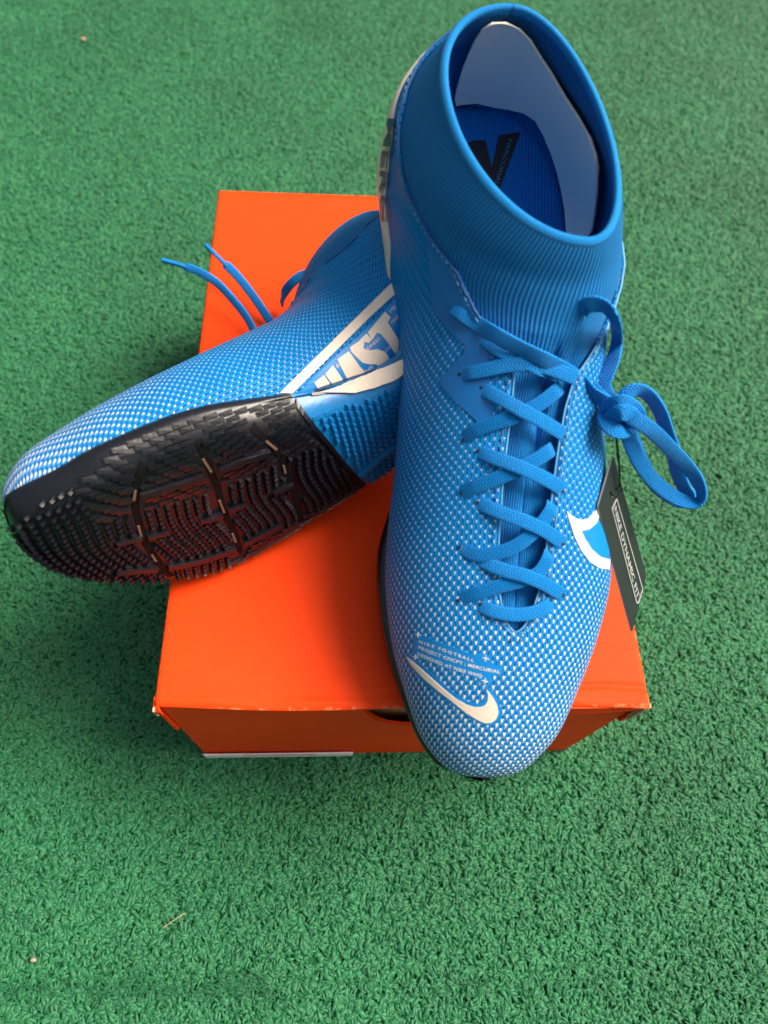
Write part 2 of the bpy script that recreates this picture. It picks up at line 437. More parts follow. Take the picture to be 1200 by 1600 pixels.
# ------------------------------------------------------------------ ground
BT = 12.5                                                       # box height
_c = [at_z(*p, 0.0) for p in ((0,0),(1200,0),(1200,1600),(0,1600))]
def _ground():
    nx, ny = 60, 60; V = []
    for j in range(ny):
        for i in range(nx):
            x = -160+320*i/(nx-1); y = -120+320*j/(ny-1); V.append((x, y, -.22+.02*math.sin(x*.31)*math.cos(y*.27)))
    g = mesh_obj('ground', V, grid_faces(ny, nx), MAT['backing'], loc=(0,0,0)); g['kind'] = 'structure'
_ground()
def _tuft(seed):
    r = np.random.default_rng(seed); V = []; F = []; sh = []
    for k in range(6):
        a = r.uniform(0, 2*math.pi); rad = r.uniform(0, .16); bx, by = rad*math.cos(a), rad*math.sin(a)
        d = r.uniform(0, 2*math.pi); ln = r.uniform(.36, .56); cur = r.uniform(1.8, 3.6); wd = r.uniform(.10, .17); n = 4
        pos = np.array([bx, by, -.35]); th = r.uniform(0, .35); s0 = len(V); ps = [pos.copy()]
        tw = r.uniform(-.8, .8)
        for i in range(n):
            dv = np.array([math.cos(d)*math.sin(th), math.sin(d)*math.sin(th), math.cos(th)]); pos = pos+dv*ln/n*1.5; ps.append(pos.copy()); th += cur/n*1.15; d += tw/n
        ps = np.array(ps); T = np.gradient(ps, axis=0); side = np.array([-math.sin(d), math.cos(d), 0])
        for i, p in enumerate(ps):
            ww = wd*(1, 1.1, 1.15, 1.05, .55)[i]/2; nrm = np.cross(T[i], side); nrm /= np.linalg.norm(nrm)+1e-9
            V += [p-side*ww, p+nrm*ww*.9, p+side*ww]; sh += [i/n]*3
        for i in range(n):
            q = s0+3*i
            for j in range(2): F.append((q+j, q+j+1, q+j+4, q+j+3))
    return np.array(V), F, sh
def _turf():
    coll = bpy.data.collections.new('tuft_shapes')
    for k in range(8):
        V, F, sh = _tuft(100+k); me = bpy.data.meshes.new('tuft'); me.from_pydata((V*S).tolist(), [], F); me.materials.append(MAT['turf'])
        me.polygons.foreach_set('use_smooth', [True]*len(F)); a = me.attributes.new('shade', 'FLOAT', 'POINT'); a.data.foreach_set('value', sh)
        o = bpy.data.objects.new('tuft_shape', me); coll.objects.link(o)
    # jittered points over all the turf that can be seen, a margin round it included
    x0, x1, y0, y1 = -95, 95, -52, 128; sp = .30
    nx, ny = int((x1-x0)/sp), int((y1-y0)/sp)
    gx, gy = np.meshgrid(np.arange(nx)*sp+x0, np.arange(ny)*sp+y0)
    P = np.stack([gx.ravel(), gy.ravel(), np.zeros(nx*ny)], 1); P[:, :2] += rng.uniform(-.17, .17, (len(P), 2))
    # keep the ones inside the widened view footprint
    c = np.array([q[:2] for q in _c]); cen = c.mean(0); c2 = cen+(c-cen)*1.65; keep = np.ones(len(P), bool)
    for i in range(4):
        a, b = c2[i], c2[(i+1) % 4]; cr = (b[0]-a[0])*(P[:,1]-a[1])-(b[1]-a[1])*(P[:,0]-a[0]); keep &= (cr <= 0)
    inbox = (abs(P[:,0]) < 10.0) & (P[:,1] > .8) & (P[:,1] < 31.5)
    P = P[keep & ~inbox]
    me = bpy.data.meshes.new('turf_pile'); me.from_pydata((P*S).tolist(), [], [])
    o = bpy.data.objects.new('turf_pile', me); scene.collection.objects.link(o); o['kind'] = 'stuff'
    o['label'] = 'short curly green artificial turf pile covering the ground'
    ng = bpy.data.node_groups.new('tufts', 'GeometryNodeTree')
    ng.interface.new_socket('Geometry', in_out='INPUT', socket_type='NodeSocketGeometry'); ng.interface.new_socket('Geometry', in_out='OUTPUT', socket_type='NodeSocketGeometry')
    N = ng.nodes; L = ng.links; gi = N.new('NodeGroupInput'); go = N.new('NodeGroupOutput')
    ci = N.new('GeometryNodeCollectionInfo'); ci.inputs['Collection'].default_value = coll; ci.inputs['Separate Children'].default_value = True; ci.inputs['Reset Children'].default_value = True
    ip = N.new('GeometryNodeInstanceOnPoints'); ip.inputs['Pick Instance'].default_value = True
    rv = N.new('FunctionNodeRandomValue'); rv.data_type = 'FLOAT_VECTOR'; rv.inputs[0].default_value = (-.25,-.25,0); rv.inputs[1].default_value = (.25,.25,6.283)
    rs = N.new('FunctionNodeRandomValue'); rs.data_type = 'FLOAT'; rs.inputs[2].default_value = .75; rs.inputs[3].default_value = 1.25; rs.inputs['Seed'].default_value = 5
    L.new(gi.outputs[0], ip.inputs['Points']); L.new(ci.outputs[0], ip.inputs['Instance']); L.new(rv.outputs[0], ip.inputs['Rotation']); L.new(rs.outputs[1], ip.inputs['Scale'])
    L.new(ip.outputs[0], go.inputs[0])
    md = o.modifiers.new('tufts', 'NODES'); md.node_group = ng
    print('tufts', len(P))
_turf()
# ------------------------------------------------------------------ shoe box
def cuboid(x0, x1, y0, y1, z0, z1, bev=.06):
    bm = bmesh.new(); r = bmesh.ops.create_cube(bm, size=1)
    for v in bm.verts: v.co = ((x0+x1)/2+v.co.x*(x1-x0), (y0+y1)/2+v.co.y*(y1-y0), (z0+z1)/2+v.co.z*(z1-z0))
    if bev: bmesh.ops.bevel(bm, geom=list(bm.edges), offset=bev, segments=2, affect='EDGES')
    bm.verts.ensure_lookup_table(); V = [tuple(v.co) for v in bm.verts]; F = [tuple(v.index for v in f.verts) for f in bm.faces]; bm.free(); return V, F
def make_box():
    HX, D, H = 10.8, 32.5, BT
    t = thing('shoe_box', 'orange cardboard shoe box on green turf under both blue shoes', 'box', (0, D/2, 0))
    ns = dict(smooth=True)
    # lid top: a sheet whose front edge folds, sags and creases
    nx, ny = 97, 120; V = []; th = .16
    def topz(x, y):
        z = H-.05
        z += .07*math.sin(x*.5+1)*math.exp(-((y-1.2)/1.1)**2)
        z -= .09*math.exp(-((y-.62-.10*math.sin(x*.9)-.02*x)/.16)**2)*(0.35+.65/(1+math.exp(-(x-3)*1.2)))*(1 if x > -6 else .2)
        z += .05*math.exp(-((y-.30)/.2)**2)*(.5+.5*math.sin(x*1.3))
        e = min(y+.05, .25)/.25; z -= .10*(1-e)**2
        ex = min(HX-abs(x), .2)/.2; z -= .08*(1-max(ex,0))**2
        return z+.02*math.sin(x*.35)*math.cos(y*.22)
    ys = np.r_[np.linspace(-.05, 2.2, 60), np.linspace(2.35, D, 60)]
    xs = np.r_[np.linspace(-HX, -HX+.4, 6), np.linspace(-HX+.5, HX-.5, nx-12), np.linspace(HX-.4, HX, 6)]
    for y in ys:
        for x in xs: V.append((x, y+(.12*math.sin(x*.33)-.10*(x/HX))*max(0, 1-y/2.2), topz(x, y)))
    mesh_obj('lid_top', V, grid_faces(len(ys), len(xs)), MAT['lid'], t, solid=th, soff=-1)
    # walls of the tray, each a board; the front one has the thumb notch
    zt = H-.28
    def board(name, x0, x1, y0, y1, z0, z1, m='board'): 
        V, F = cuboid(x0, x1, y0, y1, z0, z1, .05); return mesh_obj(name, V, F, MAT[m], t, smooth=False)
    board('side_wall', -HX+.25, -HX+.5, .3, D-.4, 0, zt); board('side_wall', HX-.5, HX-.25, .3, D-.4, 0, zt)
    board('back_wall', -HX+.25, HX-.25, D-.4, D-.15, 0, zt); board('tray_floor', -HX+.5, HX-.5, .45, D-.4, .02, .25, 'brown')
    nL = [-2.05, -1.7, -1.2, -.6, .1, .9, 1.7, 2.4, 3.0, 3.5, 3.85]; nz = [zt, zt-1.5, zt-2.8, zt-3.7, zt-4.1, zt-4.2, zt-4.1, zt-3.7, zt-2.8, zt-1.5, zt]
    out = [(-HX+.25, 0), (HX-.25, 0), (HX-.25, zt)]+list(zip(nL, nz))[::-1]+[(-HX+.25, zt)]
    V2, F, border = poly_mesh([out], .8); n0 = len(V2)
    bow = lambda x, z: .12+.10*math.sin(math.pi*(x+HX)/(2*HX))*math.sin(math.pi*z/H)*-1
    V = [(p[0], bow(p[0], p[1]), p[1]) for p in V2]+[(p[0], bow(p[0], p[1])+.2, p[1]) for p in V2]
    FF = [tuple(f) for f in F]+[tuple(i+n0 for i in f[::-1]) for f in F]
    be = {}
    for f in F:
        for i in range(len(f)): be[(f[i], f[(i+1) % len(f)])] = 1
    FF += [(a, a+n0, b+n0, b) for (a,b) in be if (b,a) not in be]
    mesh_obj('front_wall', V, FF, MAT['board'], t, smooth=False)
    board('inner_flap', -4.5, 6.5, .80, .95, 3.0, zt-1.2, 'brown')
    # lid skirts: front tuck flap right of the notch, and the two side flaps standing a little proud
    def flap(name, P, axis, th, m='board', lab=None):
        P = np.array(P, float); nn = {'y': np.array([0,th,0]), 'x': np.array([th,0,0])}[axis]
        k = len(P); V = np.r_[P, P+nn]; F = [tuple(range(k))[::-1], tuple(range(k, 2*k))]+[(i, (i+1) % k, (i+1) % k+k, i+k) for i in range(k)]
        o = mesh_obj(name, V, F, MAT[m], t, smooth=False)
        if lab: o['label'] = lab
        return o
    flap('front_flap', [(3.9,-.16,H-.20),(4.0,-.20,H-1.9),(6.0,-.22,H-1.75),(8.5,-.20,H-1.1),(10.4,-.14,H-.75),(10.72,-.12,H-.2)], 'y', .10)
    flap('front_flap', [(4.0,-.06,H-1.8),(4.05,-.10,H-2.0),(6.0,-.12,H-1.86),(8.5,-.10,H-1.2),(10.3,-.06,H-.85),(10.3,-.04,H-.8)], 'y', .08, 'label', 'pale cut edge of the front flap')
    flap('side_flap', [(HX,-.02,H-.18),(HX,D-.1,H-.18),(HX,D-.2,H-5.0),(HX,.6,H-4.6),(HX,-.02,H-3.6)], 'x', -.14)
    flap('side_flap', [(-HX+.02,.0,H-.18),(-HX+.02,D-.1,H-.18),(-HX+.1,D-.2,H-5.0),(-HX+.1,.4,H-4.8),(-HX+.03,.0,H-4.6)], 'x', .14)
    # layered paper showing at the two front corners
    for k, (x, y, z0, dz) in enumerate(((HX+.03,-.10,H-.16,1.6),(HX-.18,-.16,H-.25,2.1),(-HX-.02,-.06,H-.14,.9),(-HX+.02,.55,H-.12,.5))):
        sx = 1 if x > 0 else -1
        V, F = cuboid(x-.05, x+.05, y-.05, y+.16, z0-dz, z0, .015)
        o = mesh_obj('corner_ply', V, F, MAT['kraft'], t, smooth=False)
    V = [(-HX-.06,-.08,H-.30),(-HX+.34,-.16,H-.42),(-HX+.30,-.13,H-.10),(-HX-.03,.5,H-.08),(-HX-.13,.35,H-.5),(-HX-.10,.0,H-.9)]
    mesh_obj('corner_fold', V, [(0,1,2),(0,2,3),(0,3,4),(0,4,5),(0,5,1)], MAT['board'], t, solid=.05, smooth=False)
    # paper label low on the front wall
    V, F = cuboid(-HX+.25, -2.1, -.075, -.02, .15, 1.15, .01); lb = mesh_obj('label', V, F, MAT['label'], t, smooth=False)
    V, F = cuboid(-8.3, -4.2, -.085, -.074, .8, .95, 0); mesh_obj('label_band', V, F, MAT['red'], lb, smooth=False)
make_box()
# ------------------------------------------------------------------ the football shoes: numbers
NT_, NV = 181, 141
TS = np.linspace(0, 15, NT_); VS = np.linspace(-1, 1, NV)
GRID = np.array([ring_pt(t, VS) for t in TS])                    # base surface, local cm
HALF = np.array([[ring_len(t, -1), ring_len(t, 1)] for t in TS])
GB = np.r_[np.zeros((1, NV)), np.cumsum(np.linalg.norm(np.diff(GRID, axis=0), axis=2), 0)]   # length from the toe along each line
def _normals(G):
    du = np.gradient(G, axis=0); dv = np.gradient(G, axis=1); n = np.cross(dv, du); n /= np.linalg.norm(n, axis=2)[:,:,None]+1e-9
    c = G.mean(1, keepdims=True); s = np.sign(((G-c)*n).sum(2).mean()); n = n*s
    n[0] = n[1]; n[0] = np.array([0,-1,0]); n[:,0] = n[:,-1] = (n[:,0]+n[:,-1])/2; n /= np.linalg.norm(n, axis=2)[:,:,None]+1e-9
    return n
GN = _normals(GRID)
def bil(A, t, v):
    i = np.clip(np.asarray(t)/15*(NT_-1), 0, NT_-1.001); j = np.clip((np.asarray(v)+1)/2*(NV-1), 0, NV-1.001)
    i0 = i.astype(int); j0 = j.astype(int); a = i-i0; b = j-j0
    if A.ndim == 3: a = a[...,None]; b = b[...,None]
    return A[i0,j0]*(1-a)*(1-b)+A[i0+1,j0]*a*(1-b)+A[i0,j0+1]*(1-a)*b+A[i0+1,j0+1]*a*b
def surf(t, v, off=0.0):
    t, v = np.broadcast_arrays(np.asarray(t, float), np.asarray(v, float))
    return bil(GRID, t, v)+bil(GN, t, v)*np.asarray(off)[..., None] if np.ndim(off) else bil(GRID, t, v)+bil(GN, t, v)*off
def half_len(t, s): return np.interp(t, TS, HALF[:, 0 if s < 0 else 1])
VB_T = [5.15, 5.22, 5.4, 5.8, 6.5, 9.0, 9.8, 10.6, 12.3, 12.8, 13.2, 13.7, 14.2, 14.5, 14.72]
VB_A = [0, .25, .52, .78, .92, 1.0, 1.15]                       # throat half width in cm up to t 9.8
VB_V = [.14, .24, .36, .46, .55, .67, .86, 1.0]                 # then the knit boundary as a fraction
def vb(t, s):
    t = np.asarray(t, float); thr = np.interp(t, VB_T[:7], VB_A)/half_len(t, s)
    f98 = 1.15/half_len(9.8, s)
    return np.where(t <= 9.8, thr, np.interp(t, [9.8]+VB_T[7:], [f98]+VB_V))
# sole outline in plan
OUT = spline([(3.0,.35),(1.7,.9),(.75,2.0),(0,3.8),(-.6,5.5),(-1.0,8),(-.95,10),(-.45,12.4),(.2,15),(.5,18),(.1,21),(-.8,24),(-1.1,26),(-.6,28.2),(.8,29.35),(2.0,29.55),(3.1,29.3),(4.5,28),(5.2,26),(5.6,23),(6.2,19),(7.0,15),(7.9,11),(8.2,8.7),(7.8,6),(6.8,3.8),(5.7,2),(4.3,.75)], 8, True)
_c0 = OUT.mean(0); _g = np.gradient(OUT, axis=0); _nn = np.stack([_g[:,1], -_g[:,0]], 1); _nn /= np.linalg.norm(_nn, axis=1)[:,None]; _nn *= np.sign(((OUT-_c0)*_nn).sum(1).mean())
OUT = OUT+_nn*(np.where(OUT[:,0] < 3, .17, .06)*np.clip((13-OUT[:,1])/3, 0, 1))[:,None]
OUT[:,1] = np.where(OUT[:,1] < 1.1, 1.1-(1.1-OUT[:,1])*.62, OUT[:,1])
k0, k1 = OUT[:,1].argmin(), OUT[:,1].argmax()
idx = np.arange(len(OUT)); 
def _chain(a, b):
    P = []; i = a
    while True:
        P.append(OUT[i]); 
        if i == b: break
        i = (i+1) % len(OUT)
    P = np.array(P); o = P[:,1].argsort(); return P[o]
CL = _chain(k0, k1); CRR = _chain(k1, k0)
P0, P1 = OUT[k0,1], OUT[k1,1]
def xL(p): return np.interp(p, CL[:,1], CL[:,0])
def xR(p): return np.interp(p, CRR[:,1], CRR[:,0])
PM, PL = 13.9, 17.0                                              # where black meets blue, medial and lateral side
def sole_q(x, p):                                                # height of the sole's underside
    u = (x-xL(p))/np.maximum(xR(p)-xL(p), .05)
    q = .55*np.clip((4.2-p)/4.2, 0, 1)**2+.35*np.clip((p-27)/2.6, 0, 1)**2
    q = q+.45*np.exp(-((p-17)/3.2)**2)*np.clip(1-u*1.6, 0, 1)
    w_ = np.maximum(xR(p)-xL(p), .05)
    return q+.88*np.exp(-np.clip(u*w_, 0, 9)/.50)+.35*np.exp(-np.clip((1-u)*w_, 0, 9)/.3)+.5*np.exp(-np.clip(p-P0, 0, 9)/.4)
def sole_part(s_lo, s_hi, n):
    """stations from toe or heel; a station line is skewed so that s_hi/s_lo at the joint follows the black/blue seam"""
    prof = [(-1,1.38,.25),(-1,1.30,.08),(-1,1.1,0),(-1,.75,-.06),(-1,.42,.0),]
    prof = [(-1,1.48,.75),(-1,1.42,.30),(-1,1.32,.08),(-1,1.15,0),(-1,.95,-.03)]
    pL_ = [(u, 0, 0) for u in (-.998,-.985,-.97,-.95,-.925,-.9)]
    mid = [(u, 0, 0) for u in np.linspace(-.86, .86, 25)]
    pr = prof+pL_+mid+[(-u, 0, 0) for (u, q, d) in pL_[::-1]]+[(-u, q, -d) for (u, q, d) in prof[::-1]]
    rows = []
    for s in np.linspace(0, 1, n):
        if s_lo == 'toe': s_ = math.sin(s*math.pi/2)**1 if False else 1-math.cos(s*math.pi/2); base = P0+(15.45-P0)*s_; sk = 1.55*np.clip((base-4)/11.45, 0, 1)
        else: s_ = math.sin(s*math.pi/2); base = 15.45+(P1-15.45)*s_; sk = 1.55*np.clip((P1-4-base)/(P1-4-15.45), 0, 1)
        row = []
        for (u, dq, dx) in pr:
            p = base+sk*u; p = min(max(p, P0), P1); a, b = xL(p), xR(p); x = (a+b)/2+(b-a)/2*u
            q = float(sole_q(x, p)) if dq == 0 else (.55*max(0,(4.2-p)/4.2)**2+.35*max(0,(p-27)/2.6)**2)
            hgt = 1.0
            row.append((x+dx, p, q+dq*hgt if dq > 0 else q))
        rows.append(row)
    A = np.array(rows); return A
# tread: blocks on the underside, positions in plan (x, p), one list of boxes
def lug_boxes(grooves, bars, zone):
    out = []
    def near(x, p, G, d):
        for L in G:
            L = np.asarray(L)
            for i in range(len(L)-1):
                a, b = L[i], L[i+1]; ab = b-a; t = np.clip(((x-a[0])*ab[0]+(p-a[1])*ab[1])/(ab@ab+1e-9), 0, 1)
                if np.hypot(x-a[0]-ab[0]*t, p-a[1]-ab[1]*t) < d: return True
        return False
    def seam(x, p):
        u = np.clip((x-xL(p))/max(xR(p)-xL(p), .1), 0, 1); return PM+(PL-PM)*u
    r = np.random.default_rng(3)
    if zone == 'front': pr = (P0+.3, PL)
    else: pr = (PM, P1-.4)
    def brick_zone(x, p):
        u = (x-xL(p))/max(xR(p)-xL(p), .1)
        if zone != 'front': return u < .12
        return (p > 4.0 and u < .36-.010*abs(p-9)) or (p > 8.5 and u > .86)
    e = .10; col = 0                                             # bricks: rows along the edge, each stepped against the next
    while e < 4.2:
        p = pr[0]+(col*.21) % .66
        while p < pr[1]:
            for sd in ((0, 1) if e < 1.6 else (0,)):
                x = float(xL(p))+e if sd == 0 else float(xR(p))-e
                if brick_zone(x, p) and (sd == 0) == (x < (xL(p)+xR(p))/2): out.append((x, p, .215, .64, 'brick', .0))
            p += .66
        e += .232/math.hypot(1, .88/.50*math.exp(-e/.50)); col += 1
    row = 0; p = pr[0]                                           # beads: ribs across the shoe, cut into short beads
    while p < pr[1]:
        x = -1.6+(.16 if row % 2 else 0)
        while x < 9:
            u = (x-xL(p))/max(xR(p)-xL(p), .1); pp = p+.55*(u-.5)+(.18*math.sin(x*1.3) if zone == 'front' else 0)
            if not brick_zone(x, pp): out.append((x, pp, .265, .34, 'bead', (.5 if p < 6 else -.35)))
            x += .295
        p += .43 if zone == 'front' else .41; row += 1
    res = []
    for (x, p, w, l, k, a) in out:
        if not (xL(p)+((.09+.3*max(0, (6-p)/2) if zone == 'front' else .75) if p > 4 else .42) < x < xR(p)-.12): continue
        s = seam(x, p)
        if zone == 'front' and p > s-.35: continue
        if zone != 'front' and p < s+.45: continue
        if near(x, p, grooves, .20+l*.3) or near(x, p, bars, .24): continue
        res.append((x, p, w, l, k, a))
    return res
def lug_mesh(boxes, r):
    V = []; F = []
    for (x, p, w, l, k, a) in boxes:
        h = .20 if k == 'bead' else .085+.05*r.random(); jx, jp = r.uniform(-.015, .015, 2); c, s = math.cos(a), math.sin(a); n0 = len(V)
        taper = .48 if k == 'bead' else .9
        lean = -.05 if k == 'bead' else .0; zc = float(sole_q(x, p)); g = (float(sole_q(x+.04, p))-float(sole_q(x-.04, p)))/.08; g = min(max(g, -2.2), 2.2); cf = 1/math.hypot(1, g); sf = g*cf
        for (dx, dp, dz, f) in [(-1,-1,.05,1),(1,-1,.05,1),(1,1,.05,1),(-1,1,.05,1),(-1,-1,-h,taper),(1,-1,-h*(.75 if k == 'brick' else 1),taper),(1,1,-h*.75,taper),(-1,1,-h*.8,taper)]:
            X_, Y_ = dx*w/2*f+(lean if dz < 0 else 0), dp*l/2*(f if k == 'bead' else .95)
            xx, pp = x+jx+X_*c-Y_*s, p+jp+X_*s+Y_*c
            V.append((x+(xx-x)*cf-dz*sf, pp, zc+(xx-x)*sf+dz*cf))
        for f in [(4,5,6,7),(0,1,5,4),(1,2,6,5),(2,3,7,6),(3,0,4,7)]: F.append(tuple(n0+i for i in f))
    return V, F
def strip_mesh(L, w, h, n=6, h0=.05):
    """a raised (or sunk) strip along a plan polyline on the underside"""
    P = spline([tuple(p) for p in L], n); T = np.gradient(P, axis=0); T /= np.linalg.norm(T, axis=1)[:,None]; B = np.stack([-T[:,1], T[:,0]], 1); V = []
    for i, p in enumerate(P):
        for (u, z) in ((-.5,h0),(-.42,-h),(.42,-h),(.5,h0)):
            q = p+B[i]*w*u; V.append((q[0], q[1], float(sole_q(q[0], q[1]))+z))
    F = grid_faces(len(P), 4); F += [(0,1,2,3), tuple(len(V)-4+i for i in (3,2,1,0))]
    return V, F

# ------------------------------------------------------------------ the shoe builder
class Shoe: pass
def build_shoe(name, label, cat, base, xf, flip, group, full_lines=True):
    sh = Shoe(); t = sh.root = thing(name, label, cat, base, group); sh.xf = xf
    # base surface for casting
    NVv = NV; sh.base = make_bvh(xf(GRID.reshape(-1,3)), grid_faces(NT_, NV))
    # sock: knit lining and collar, with the tongue folds showing in the throat
    t0, t1 = 4.6, 15.0; nt_ = 210; nv_ = 221; tt = np.linspace(t0, t1, nt_)
    # denser around the throat
    vv = np.linspace(-1, 1, nv_); vv = np.sign(vv)*(.35*abs(vv)+.65*abs(vv)**2.0)
    Tm, Vm = np.meshgrid(tt, vv, indexing='ij'); hl = np.where(Vm < 0, half_len(Tm, -1), half_len(Tm, 1)); A = Vm*hl
    thr = np.clip((Tm-4.9)/.8, 0, 1)*np.clip((11.2-Tm)/1.2, 0, 1)
    off = -.02-.10*thr
    inside = np.clip((1.35-abs(A))/.35, 0, 1)
    off = off-.22*thr*inside
    deep = np.clip((Tm-7.6)/1.4, 0, 1)*np.clip((11.0-Tm)/1.0, 0, 1)
    off = off-.42*deep*np.exp(-((A-.24)/(.09+.10*deep))**2)                     # the dark fold
    off = off+.10*thr*np.exp(-((A+.35)/.35)**2)+.06*thr*np.exp(-((A-.72)/.2)**2)
    off = off-.10*thr*np.exp(-((A+.02)/.07)**2)*np.clip((9-Tm)/2, 0, 1)
    kn = np.clip((Tm-11.4)/1.5, 0, 1)
    off = off+.07*kn*np.exp(-((Tm-13.3)/.9)**2)-.12*np.exp(-((Tm-14.35)/.22)**2)*0
    off = off+.05*kn*np.sin(Tm*2.6+np.cos(Vm*3)*1.5)*np.exp(-((Vm)/.55)**2)
    Ps = surf(Tm, Vm, off)
    b = bil(GB, Tm, Vm); circ = 13.0
    uvk = np.stack([Vm*circ+ .0*b, b], -1)
    # bare knit splits into tongue and sock by material
    Fq = grid_faces(nt_, nv_, flip=flip)
    sock = mesh_obj('sock_collar', xf(Ps.reshape(-1,3)), Fq, [MAT['knit'], MAT['tongue'], MAT['inner']], t, uv=uvk.reshape(-1,2), solid=.14, soff=-1)
    mi = []
    for f in Fq:
        ti, vi = Tm.ravel()[f[0]], Vm.ravel()[f[0]]; mi.append(1 if ti < 10.1+.5*abs(vi)/.15 and ti < 10.9 else 0)
    sock.data.polygons.foreach_set('material_index', mi); sock.modifiers['solid'].material_offset = 2 if False else 0
    sh.sock = sock
    sh.sockbvh = make_bvh(xf(Ps.reshape(-1,3)), Fq)
    # tongue bottom lining closes the shoe in front of the throat, hidden by the upper
    # upper: two panels meeting over the toe, open at the throat
    ta = np.r_[np.linspace(0, 2, 40), np.linspace(2.06, 5.1, 56), np.linspace(5.13, 6.6, 40), np.linspace(6.66, 14.70, 190)]
    nu = 64; V = []; UV = []; DS = []; blocks = []
    for s in (-1, 1):
        k = np.linspace(0, 1, nu)[None,:]; T2 = np.repeat(ta[:,None], nu, 1); v0 = vb(T2, s); Vv = s*(v0+(1-v0)*k)
        if s < 0: Vv = Vv[:, ::-1]
        hl = half_len(T2, s); bb = bil(GB, T2, Vv); off = np.full(T2.shape, .13)
        edge = np.clip((abs(Vv)-v0)*hl/.10, 0, 1); off = off-.05*(1-edge)*(T2 > 5.15)
        # the instep of a worn-in fold: slight crumple near the ankle
        off = off+.035*np.sin(T2*5+abs(Vv)*7)*np.clip((T2-9)/2, 0, 1)*np.clip((.5-abs(Vv-.25*s))/.3, 0, 1)
        P = surf(T2, Vv, off)
        blocks.append((P, T2, Vv, Vv*hl, bb))
    P = np.concatenate([b_[0] for b_ in blocks], 1) if False else None
    Vall = []; Fall = []; UVall = []; D = []
    for s, (P, T2, Vv, a_, bb) in zip((-1, 1), blocks):
        n0 = len(Vall); Vall += list(P.reshape(-1,3)); UVall += list(np.stack([a_, bb], -1).reshape(-1,2))
        y = P[...,1]; z = P[...,2]
        d = np.clip(1.08-.095*np.maximum(y-1, 0), .10, 1.08)
        if s < 0: d = d*np.clip(1.0-(y-16)/6, 0, 1)
        D += list(d.ravel())
        Fall += [tuple(i+n0 for i in f) for f in grid_faces(*P.shape[:2], flip=flip)]
    up = mesh_obj('upper', xf(np.array(Vall)), Fall, MAT['upper'], t, uv=np.array(UVall), extra={'dash': D}, solid=.11, soff=-1)
    bmw = bmesh.new(); bmw.from_mesh(up.data); bmesh.ops.remove_doubles(bmw, verts=bmw.verts, dist=.00002); bmw.to_mesh(up.data); bmw.free()
    sh.upper = up; sh.upbvh = make_bvh(xf(np.array(Vall)), Fall)
    # collar binding: rolled rim
    vr = np.linspace(-1, 1, 200, endpoint=False); C_ = surf(np.full(200, 15.0), vr, -.04); Nn = bil(GN, np.full(200, 15.0), vr)
    up_ = surf(np.full(200, 15.0), vr)-surf(np.full(200, 14.7), vr); up_ /= np.linalg.norm(up_, axis=1)[:,None]
    V = []; UV = []; m = 14; Lc = np.r_[0, np.cumsum(np.linalg.norm(np.diff(C_, axis=0), axis=1))]
    for i in range(200):
        for j in range(m):
            a = 2*math.pi*j/m; V.append(C_[i]+Nn[i]*(math.cos(a)*.145-.07)+up_[i]*(math.sin(a)*.24-.04)); UV.append((Lc[i]+a*.12, a*.22))
    F = []
    for i in range(200):
        for j in range(m):
            q = (i*m+j, i*m+(j+1) % m, ((i+1) % 200)*m+(j+1) % m, ((i+1) % 200)*m+j); F.append(q if flip else q[::-1])
    mesh_obj('collar_rim', xf(np.array(V)), F, MAT['rim'], t, uv=np.array(UV))
    # inner hem below the rim: paler turned-in band
    nh = 10; tt = np.linspace(15.0, 14.35, nh); Tm, Vm = np.meshgrid(tt, np.linspace(-1, 1, 160), indexing='ij')
    Ph = surf(Tm, Vm, -.22); uvh = np.stack([Vm*13, bil(GB, Tm, Vm)], -1)
    mesh_obj('inner_hem', xf(Ph.reshape(-1,3)), grid_faces(nh, 160, flip=not flip), MAT['knit'], t, uv=uvh.reshape(-1,2), solid=.05)
    # bonded edge line and stitches along the knit boundary
    te = np.linspace(10.4, 14.66, 120)
    for s in (-1, 1):
        L = surf(te, s*(vb(te, s)+.004), .14+0*te); wob = .035*np.sin(np.linspace(0, 60, 120))+.02*np.sin(np.linspace(0, 143, 120)); L = L+bil(GN, te, s*vb(te, s))*wob[:,None]*(.25 if s > 0 else .8)
        tube('edge_seam', xf(L), .05, MAT['thread2'] if s > 0 else MAT['thread'], t, 6)
    return sh
def stitches(name, P, N, mat, parent, ln=.17, gap=.13, r=.028):
    """a row of thread stitches, joined: far more than could be picked apart"""
    P = np.asarray(P); L = np.r_[0, np.cumsum(np.linalg.norm(np.diff(P, axis=0), axis=1))]; V = []; F = []; s = 0
    while s+ln < L[-1]:
        q = np.array([[np.interp(x, L, P[:,k]) for k in range(3)] for x in np.linspace(s, s+ln, 4)])
        nn = np.array([np.interp(s, L, N[:,k]) for k in range(3)]); q[1:3] += nn*.02; v, f = tube_data(q, r, 5, nn); n0 = len(V); V += list(v); F += [tuple(i+n0 for i in g) for g in f]; s += ln+gap
    o = mesh_obj(name, V, F, mat, parent); o['kind'] = 'stuff'; return o

